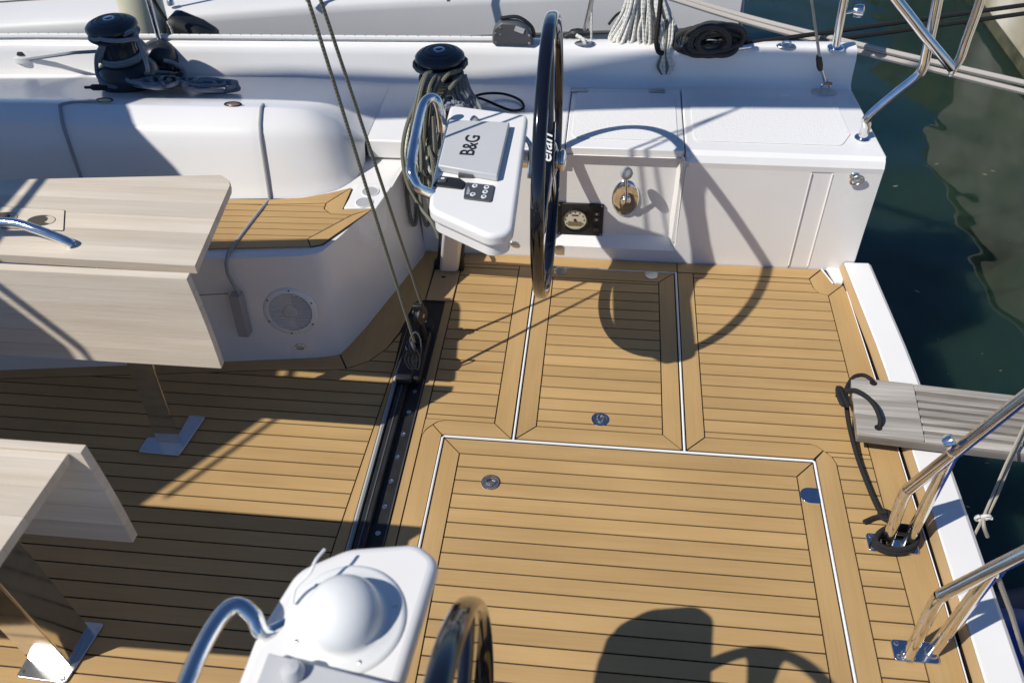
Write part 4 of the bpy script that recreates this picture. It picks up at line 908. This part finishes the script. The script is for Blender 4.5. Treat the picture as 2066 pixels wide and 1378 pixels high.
obj('horn', MB().tube([ay(1352, 93, 3.44), ay(1400, 98, 3.43), ay(1480, 99, 3.43), ay(1516, 94, 3.43)], [.012, .014, .014, .010], 12), chrome, cc, smooth=True)
obj('cleat_base', MB().lathe([(.10, 0), (.09, .006)], V(ay(1440, 108, 3.44).x, 3.44, .672), n=24, sy=.4), steel, cc, smooth=True)
random.seed(9)
for k in range(13):
    cx_, cy_ = 1434+random.uniform(-26, 26), 88+random.uniform(-10, 8); rx_, ry_ = random.uniform(38, 62), random.uniform(14, 30); an = random.uniform(-.5, .5); d0 = 3.36+.012*k; ph = random.uniform(0, 6)
    pts = []
    for i_ in range(9):
        t = i_*2*math.pi/9+ph; qx, qy = rx_*math.cos(t), ry_*math.sin(t)
        pts.append(ay(cx_+qx*math.cos(an)-qy*math.sin(an), min(111, cy_+qx*math.sin(an)*.6+qy), d0+.03*math.sin(t*1.0+k)))
    obj('loop', MB().tube(pts, .0125, 8, sm=5, closed=True), rope_black2, bc, smooth=True)
# mooring lines
obj('black_mooring_line', MB().tube([ay(1480, 92, 3.45), ay(1545, 83, 3.5), ay(1640, 70, 3.6), ay(2110, 5, 4.0)], .010, 8), rope_black, smooth=True, label='upper black mooring line running from the heaped rope towards the quay', cat='rope', group='black mooring lines')
obj('black_mooring_line', MB().tube([ay(1490, 98, 3.45), ay(1560, 95, 3.5), ay(1645, 86, 3.6), ay(2110, 22, 4.0)], .010, 8), rope_black, smooth=True, label='lower black mooring line running from the heaped rope towards the quay', cat='rope', group='black mooring lines')
ya = [ay(1325, -20, 3.95), ay(1500, 33, 3.8), ay(1700, 83, 3.6), ay(2110, 178, 3.3)]
yb = [ay(1300, -20, 3.95), ay(1480, 37, 3.8), ay(1690, 93, 3.6), ay(2110, 196, 3.3)]
obj('pale_mooring_line', MB().tube(ya, .0125, 8, sm=6), rope_pale, smooth=True, label='upper strand of the doubled pale mooring rope crossing the top right', cat='rope', group='pale mooring lines')
obj('pale_mooring_line', MB().tube(yb, .0125, 8, sm=6), rope_pale, smooth=True, label='lower strand of the doubled pale mooring rope crossing the top right', cat='rope', group='pale mooring lines')
# padeye and stanchion with lamp
c = V(ay(1585, 108, 3.43).x, 3.45, .673)
pe = empty('rail_padeye', c, 'small steel padeye on the far rail between rope heap and stanchion', 'padeye')
obj('plate', MB().lathe([(.04, 0), (.036, .004), (.02, .005)], c, n=24, sy=.6), steel, pe, smooth=True)
obj('eye', MB().tube([c+V(.018*math.cos(t), 0, .010+.012*math.sin(t)) for t in [i*math.pi/6 for i in range(12)]], .004, 8, closed=True), chrome, pe, smooth=True)
sb = empty('rail_stanchion', ay(1682, 112, 3.43), 'polished tube rising from the far rail with a small lamp beside it', 'stanchion')
c = V(ay(1682, 112, 3.44).x, 3.44, .672)
obj('base', MB().lathe([(.035, 0), (.033, .006), (.018, .010)], c, n=24), chrome, sb, smooth=True)
obj('tube', MB().tube([c+V(0, 0, .0), ay(1690, 70, 3.44), ay(1700, 20, 3.44), ay(1712, -40, 3.44)], .0165, 14), chrome, sb, smooth=True)
lp = empty('rail_lamp', ay(1735, 22, 3.44), 'small round chrome lamp clamped to the stanchion at the stern corner', 'lamp')
a = ay(1703, 26, 3.44); b_ = ay(1728, 22, 3.44)
obj('arm', MB().tube([a, b_], .007, 10), chrome, lp, smooth=True)
obj('housing', MB().lathe([(.012, -.022), (.022, -.018), (.026, 0), (.024, .016), (.012, .020)], ay(1733, 23, 3.44), (1, -.3, .1), n=24), chrome, lp, smooth=True)
# backstay
bs = empty('backstay', az(1660, 187, .522), 'thin backstay wire with black sleeve and turnbuckle fixed to the helm bench', 'rigging wire')
c = az(1662, 187, .521)
obj('deck_plate', MB().lathe([(.054, 0), (.05, .004), (.025, .006)], c, n=32, sy=.62), steel, bs, smooth=True)
a = ay(1657, 142, c.y-.02); t_ = ay(1632, -40, c.y-.04)
obj('wire', MB().tube([a, t_], .0055, 8), rope_cream, bs, smooth=True)
obj('black_sleeve', MB().tube([ay(1651, 112, c.y-.02), ay(1652, 118, c.y-.02), ay(1654, 134, c.y-.02), ay(1655, 142, c.y-.02)], [.008, .012, .013, .009], 12), blackp, bs, smooth=True)
obj('turnbuckle', MB().tube([a, c+V(-.002, 0, .04)], .007, 12), chrome, bs, smooth=True)
obj('toggle', MB().tube([c+V(-.018, 0, .004), c+V(-.014, 0, .035), c+V(.0, 0, .055), c+V(.016, 0, .035), c+V(.02, 0, .004)], .0055, 10, sm=4), chrome, bs, smooth=True)
obj('copper_pin', MB().tube([c+V(-.0, -.004, .045), c+V(.022, -.004, .04)], .007, 10), copper, bs, smooth=True)
# pushpit tubes at the far quarter
pp = empty('stern_rail', az(1740, 275, .52), 'bent polished tube stern rail standing on the far corner of the helm bench', 'stern rail')
c = az(1740, 278, .5215)
obj('base_flange', MB().lathe([(.030, 0), (.028, .003), (.018, .005)], c, n=28), chrome, pp, smooth=True)
Yp_ = c.y
path = [c, c+V(.002, 0, .05), ay(1751, 238, Yp_), ay(1800, 195, Yp_), ay(1850, 155, Yp_), ay(1864, 132, Yp_), ay(1870, 105, Yp_), ay(1884, 40, Yp_), ay(1900, -40, Yp_)]
obj('tube', MB().tube(path, .0175, 16, sm=5), chrome, pp, smooth=True)
obj('cross_tube', MB().tube([ay(1786, -30, Yp_-.02), ay(1870, 78, Yp_-.035), ay(1921, 138, Yp_-.02)], .0170, 16), chrome, pp, smooth=True)
obj('tube', MB().tube([ay(1990, -40, Yp_-.02), ay(1972, 20, Yp_-.02), ay(1950, 80, Yp_-.02), ay(1937, 118, Yp_-.02), ay(1922, 140, Yp_-.02)], .0160, 16, sm=4), chrome, pp, smooth=True)
c = ay(1922, 140, Yp_-.02)
obj('end_eye', MB().tube([c+V(-.012, -.004, -.004), c+V(.0, -.004, -.026), c+V(.012, -.004, -.002)], .004, 8, sm=5), chrome, pp, smooth=True)

# ------------------------------------------------------------------ near stern rails
def gate(Y, fa, fb2, bend, end, j0, j1, label, plate):
    e = empty('gate_rail', az(fa[0], fa[1], 0), label, 'stern rail', 'polished gate rails at the stern')
    obj('foot_plate', MB().prism(rpoly(plate, .012), .001, .007), chrome, e, bevel=.002)
    a = az(fa[0], fa[1], .006); b_ = az(fb2[0], fb2[1], .006)
    be = ay(bend[0], bend[1], Y); en = ay(end[0], end[1], Y); en2 = be+(en-be)*1.35
    obj('tube', MB().tube([a, a.lerp(be, .5), a.lerp(be, .86), be+(en-be)*.03+V(0, 0, -.002), be+(en-be)*.12, en, en2], .0168, 16, sm=4), chrome, e, smooth=True)
    jj = ay(j0[0], j0[1], Y)
    obj('tube', MB().tube([b_, jj], .0168, 16), chrome, e, smooth=True)
    for q_ in (a, b_):
        obj('weld_collar', MB().lathe([(.020, 0), (.017, .006), (.0145, .008)], q_, n=20), steel, e, smooth=True)
    plc = plate; 
    for k in (0, 3):
        x = plc[k][0]+.014*(1 if plc[k][0] < (plc[1][0]+plc[0][0])/2 else -1)
        y = plc[k][1]+(.012 if k == 0 else -.012)
        obj('screw', MB().lathe([(.0075, 0), (.006, .002), (.003, .001)], (x, y, .007), n=14), steel, e, smooth=True)
    return e
g1 = gate(1.52, (1789, 1096), (1829, 1096), (1826, 992), (2066, 802), (1925, 910), None, 'polished double tube gate rail with black rope tied round its foot', [(.862, 1.492), (1.01, 1.492), (1.01, 1.555), (.862, 1.555)])
jc = ay(1918, 902, 1.52)
obj('clamp', MB().lathe([(.018, -.012), (.02, 0), (.018, .012)], jc+V(-.01, 0, .02), (1, 0, .9), n=16), chrome, g1, smooth=True)
g2 = gate(1.18, (1832, 1322), (1879, 1316), (1893, 1204), (2066, 1116), (2005, 1150), None, 'polished double tube gate rail at the bottom right corner', [(.865, 1.150), (.985, 1.150), (.985, 1.212), (.865, 1.212)])
jc = ay(2012, 1148, 1.18)
obj('clamp', MB().lathe([(.015, -.014), (.018, -.005), (.018, .005), (.012, .02)], jc+V(0, 0, -.005), (.1, .2, -1), n=16), chrome, g2, smooth=True)
obj('hanging_line', MB().tube([jc+V(0, 0, -.01), ay(2040, 1235, 1.20), ay(2075, 1350, 1.24)], .0065, 8), rope_cream, smooth=True, label='grey line hanging from the clamp of the nearest gate rail', cat='rope')
# black lashing around foot + painter to the gangplank
bl = empty('black_lashing', az(1800, 1095, 0), 'black rope running from the gangplank knot to a loop round the gate rail foot', 'rope')
kn = az(1706, 795, .09)
obj('strand', MB().tube([kn, az(1712, 850, .05), az(1728, 915, .02), az(1750, 975, .012), az(1772, 1025, .012), az(1788, 1045, .02), az(1800, 1062, .03)], .0085, 8, sm=6), rope_black, bl, smooth=True)
lo = [az(1768, 1084, .02), az(1764, 1098, .018), az(1778, 1110, .016), az(1808, 1116, .016), az(1840, 1108, .018), az(1848, 1088, .02), az(1836, 1072, .022), az(1808, 1068, .024), az(1785, 1072, .022)]
obj('loop', MB().tube(lo, .008, 8, sm=5, closed=True), rope_black, bl, smooth=True)
obj('loop', MB().tube([p_+V(.002, .004, .014) for p_ in lo], .0075, 8, sm=5, closed=True), rope_black, bl, smooth=True)
obj('knot', MB().tube([az(1782, 1030, .02), az(1795, 1035, .03), az(1797, 1048, .03), az(1783, 1046, .02), az(1775, 1036, .02), az(1790, 1032, .035)], .008, 8, sm=5), rope_black, bl, smooth=True)
obj('tail', MB().tube([az(1788, 1040, .02), az(1765, 1044, .01), az(1744, 1053, .01)], .008, 8, sm=4), rope_black, bl, smooth=True)
# thin lines right
tl = empty('tender_line', ay(1990, 1050, 1.6), 'thin cream line with a white knot stretched over the water at the right', 'rope')
kn2 = ay(1983, 1045, 1.62)
obj('strand', MB().tube([ay(1943, 1125, 1.50), kn2, ay(2030, 935, 1.75), ay(2085, 820, 1.95)], .0042, 8), rope_cream, tl, smooth=True)
obj('strand', MB().tube([ay(1995, 1035, 1.64), ay(2012, 1000, 1.68), ay(2040, 930, 1.78), ay(2095, 815, 1.98)], .0042, 8), rope_cream, tl, smooth=True)
obj('knot', MB().tube([kn2+V(-.012, 0, .01), kn2+V(-.02, 0, .0), kn2+V(-.012, 0, -.012), kn2+V(.004, 0, -.004), kn2+V(.018, 0, .006), kn2+V(.01, 0, .016), kn2+V(-.006, 0, .006), kn2+V(.026, 0, .002)], .0055, 8, sm=5), rope_white, tl, smooth=True)
obj('tail', MB().tube([kn2, ay(1985, 1062, 1.60), ay(1992, 1082, 1.6)], .0062, 8, sm=4), rope_cream, tl, smooth=True)
# ------------------------------------------------------------------ gangplank
gp = empty('gangplank', (1.2, 2.0, .1), 'weathered grey slatted gangplank lying over the transom edge towards the quay', 'gangplank')
GZ = .105
a0, a1 = az(1716, 760, GZ), az(1725, 872, GZ); b0, b1 = az(2066, 795, GZ), az(2066, 918, GZ)
dirv = ((b0-a0).normalized()+(b1-a1).normalized())/2; dirv.z = 0; dirv.normalize()
lat = (a1-a0); lat.z = 0
wdt = lat.dot(V(dirv.y, -dirv.x, 0)); latn = V(dirv.y, -dirv.x, 0); Lg = 1.9
def gpt(s, t, z): q_ = a0+dirv*s+latn*(wdt*t); return (q_.x, q_.y, z)
s_end = .205
obj('base_board', MB().prism([gpt(.004, .0, 0)[:2], gpt(Lg, 0, 0)[:2], gpt(Lg, 1, 0)[:2], gpt(.004, 1, 0)[:2]], GZ-.045, GZ-.012), groove_wood, gp, bevel=.002)
for k in range(3):
    t0, t1 = k/3, (k+1)/3-.004
    obj('end_board', MB().prism([gpt(0, t0, 0)[:2], gpt(s_end, t0, 0)[:2], gpt(s_end, t1, 0)[:2], gpt(0, t1, 0)[:2]], GZ-.0118, GZ+.0002*k), grey_wood, gp, bevel=.001)
edges = [(0, .115)]+[(.205+.1345*k, .205+.1345*k+.075) for k in range(5)]+[(.885, 1.0)]
for t0, t1 in edges:
    obj('slat', MB().prism([gpt(s_end+.002, t0, 0)[:2], gpt(Lg, t0, 0)[:2], gpt(Lg, t1, 0)[:2], gpt(s_end+.002, t1, 0)[:2]], GZ-.0118, GZ-.0003), grey_wood, gp, bevel=.002)
for t0 in (0, 1):
    pass
for px, py in ((1762, 773), (1772, 863)):
    c = az(px, py, GZ)
    obj('rope_hole', MB().lathe([(.0125, 0), (.0125, .0006)], (c.x, c.y, GZ+.0004), n=20), caulk, gp)
gr = empty('gangplank_lanyard', kn, 'black lanyard threaded through the two holes in the end of the gangplank', 'rope')
obj('strand', MB().tube([az(1762, 774, GZ-.01), az(1757, 765, GZ+.006), az(1742, 757, GZ+.004), az(1724, 760, GZ), az(1712, 775, GZ-.01), az(1706, 790, GZ)], .0075, 8, sm=6), rope_black, gr, smooth=True)
obj('strand', MB().tube([az(1706, 790, GZ), az(1725, 788, GZ+.012), az(1748, 800, GZ+.025), az(1766, 820, GZ+.03), az(1776, 845, GZ+.02), az(1775, 862, GZ-.004)], .0085, 8, sm=6), rope_black, gr, smooth=True)
for k in range(4):
    t = random.uniform(0, 6)
    obj('knot', MB().tube([az(1700+10*math.cos(t+i), 800+18*math.sin((t+i)*1.3), GZ-.01+.012*math.sin(i)) for i in range(6)], .008, 8, sm=5), rope_black, gr, smooth=True)
# ------------------------------------------------------------------ blue tender
td = empty('inflatable_tender', az(2070, 1330, WZ+.3), 'dark navy covered tender floating at the bottom right corner', 'dinghy')
c0 = az(2066, 1385, WZ+.3)
tube = []
for t in [i*2*math.pi/28 for i in range(28)]:
    tube.append(V(c0.x+.36+.62*math.cos(t), c0.y-.25+.50*math.sin(t), WZ+.18))
obj('tube', MB().tube(tube, .19, 20, closed=True), navy, td, smooth=True)
obj('floor_cover', MB().prism([(c0.x+.36+.6*math.cos(t), c0.y-.25+.46*math.sin(t)) for t in [i*2*math.pi/28 for i in range(28)]], WZ+.10, WZ+.20), bblue, td)
obj('grab_line', MB().tube([V(c0.x+.36+.66*math.cos(t), c0.y-.25+.54*math.sin(t), WZ+.375) for t in [i*2*math.pi/28 for i in range(28)]], .008, 8, closed=True), rope_pale, td, smooth=True)
obj('bow_patch', MB().lathe([(.15, 0), (.13, .04), (.06, .07), (.01, .075)], az(2052, 1305, WZ+.37), (-.3, .3, 1), n=28), bblue, td, smooth=True)

# ------------------------------------------------------------------ neighbouring yacht
ny = empty('neighbour_yacht', (-1, 4.5, WZ), 'white sailing yacht moored alongside, its deck edge crossing the top of the photo', 'sailboat')
ZN_ = .42
ek = [az(-900, 110, ZN_), az(-300, 82, ZN_), az(0, 60, ZN_), az(180, 50, ZN_), az(400, 36, ZN_), az(700, 14, ZN_), az(1060, -4, ZN_), az(1500, -18, ZN_)]
ek = crom(ek, 4)
hullrows = []
for dy, z in ((1.6, ZN_+.10), (.5, ZN_+.06), (.16, ZN_+.035), (.05, ZN_+.03), (.015, ZN_+.02), (0, ZN_), (-.006, ZN_-.03), (.0, ZN_-.4), (.06, ZN_-.85), (.3, WZ-.3)):
    hullrows.append([p_+V(0, dy, z-ZN_) for p_ in ek])
obj('hull', MB().grid(hullrows), hullw, ny, smooth=True, angle=60)
e_ = ek[-1]
obj('transom', MB().wprism([(e_.x, e_.y, ZN_), (e_.x, e_.y+1.6, ZN_+.1), (e_.x, e_.y+1.6, WZ-.3), (e_.x+.08, e_.y+.06, ZN_-.85)], (.01, 0, 0)), hullw, ny)
obj('deck_seam', MB().tube([p_+V(0, .26, .046) for p_ in ek[:16]], .004, 6), dgrey, ny)
obj('toe_rail', MB().tube([p_+V(0, .42, .062) for p_ in ek[:16]], .010, 8), steel, ny, smooth=True)
for kk, dd in ((0, .30), (1, .75)):
    obj('deck_line', MB().tube([p_+V(0, dd, .055+.02*kk) for p_ in ek], .004, 6), dgrey, ny)
for px_ in (620, 905):
    cc_ = az(px_, 3, ZN_+.05)
    obj('lifeline_stanchion', MB().tube([cc_, cc_+V(0, .05, .55)], .011, 10), steel, ny, smooth=True)
obj('lifeline', MB().tube([az(-300, 0, ZN_+.05)+V(0, .15, .55), az(905, 3, ZN_+.05)+V(0, .05, .55)], .003, 6), steel, ny)
obj('rub_strake', MB().tube([p_+V(0, -.012, -.20) for p_ in ek], .010, 8), dgrey, ny, smooth=True)
c = az(345, 10, ZN_+.05)
obj('stanchion_base', MB().lathe([(.02, 0), (.018, .02), (.010, .03), (.010, .5)], c, n=16), steel, ny, smooth=True)
fd = obj('cream_fender', MB().lathe([(.02, -.30), (.075, -.27), (.105, -.2), (.105, .17), (.08, .24), (.03, .27), (.028, .32)], ay(292, 40, 3.85), (.06, 0, 1), n=32), fend, smooth=True, label='cream cylindrical fender hanging between the two hulls near the top left winch', cat='fender')
dk = empty('deck_bag', ay(370, 70, 3.75), 'black fabric fender bag wedged between the hulls right of the cream fender', 'fender bag')
obj('bag', MB().wprism([ay(332, 36, 3.78), ay(352, 44, 3.78), ay(392, 60, 3.78), ay(430, 84, 3.78), ay(420, 110, 3.78), ay(328, 110, 3.78)], (0, .14, .0)), blackp, dk, bevel=.03)
obj('strap', MB().tube([ay(345, 90, 3.70), ay(338, 50, 3.72), ay(312, 5, 3.74), ay(300, -20, 3.74)], .009, 8, sm=4), rope_black, dk, smooth=True)
obj('strap', MB().tube([ay(352, 82, 3.70), ay(346, 60, 3.70), ay(338, 44, 3.70)], .006, 8, sm=4), rope_white, dk, smooth=True)

# ------------------------------------------------------------------ rig overhead: boom with sail cover, sprayhood
bo = empty('boom', (-2, 2.0, 2.9), 'boom with grey stacked sail cover above the cockpit', 'boom')
rows = []
for x in [-6+i*.28 for i in range(20)]:
    yc = lerp(3.35, 3.58, (x+2.22+1.2)/2.5)-.469*2.9
    a, h = .10, lerp(.50, .28, max(0, min(1, (x+4)/3.3)))
    rows.append([V(x, yc+a*math.cos(t)+.02*math.sin(3*x), 2.92+h*math.sin(t)*(1 if math.sin(t) > 0 else .55)) for t in [k*2*math.pi/18 for k in range(18)]])
mbm = MB().grid(rows, True); mbm.f.append(tuple(len(mbm.v)-18+k for k in range(18)))
obj('sail_cover', mbm, gsail, bo, smooth=True)
sh_ = empty('sprayhood', (-3.2, 1.6, 2.0), 'canvas sprayhood arching over the forward end of the cockpit', 'sprayhood')
zz = 2.0; off = V(-.766*zz, -.469*zz, zz)
fe = [(-1.56, 1.26), (-1.394, 1.495), (-1.122, 1.875), (-1.152, 2.02), (-1.185, 2.33), (-1.19, 2.5), (-1.20, 2.85), (-1.26, 3.05), (-1.33, 3.20), (-1.45, 3.45)]
edge_ = [V(x, y, 0)+off for x, y in fe]
Pf = [(p_.x, p_.y) for p_ in edge_]+[(-6.5, edge_[-1].y), (-6.5, edge_[0].y)]
obj('canvas_top', MB().prism(Pf, zz, zz+.006), canvas, sh_)
ed2 = [(-1.362, 1.495), (-1.168, 1.775), (-1.09, 1.87)]
obj('edge_tube', MB().tube([V(x+o_, y, 0)+off for (x, y), o_ in zip([(-1.122, 1.875), (-1.152, 2.02), (-1.185, 2.33), (-1.19, 2.5), (-1.20, 2.75)], (.045, .05, .05, .045, .01))], .014, 8), steel, sh_, smooth=True)
obj('edge_tube', MB().tube([V(x+.045, y, 0)+off for x, y in fe[1:3]], .010, 8), steel, sh_, smooth=True)
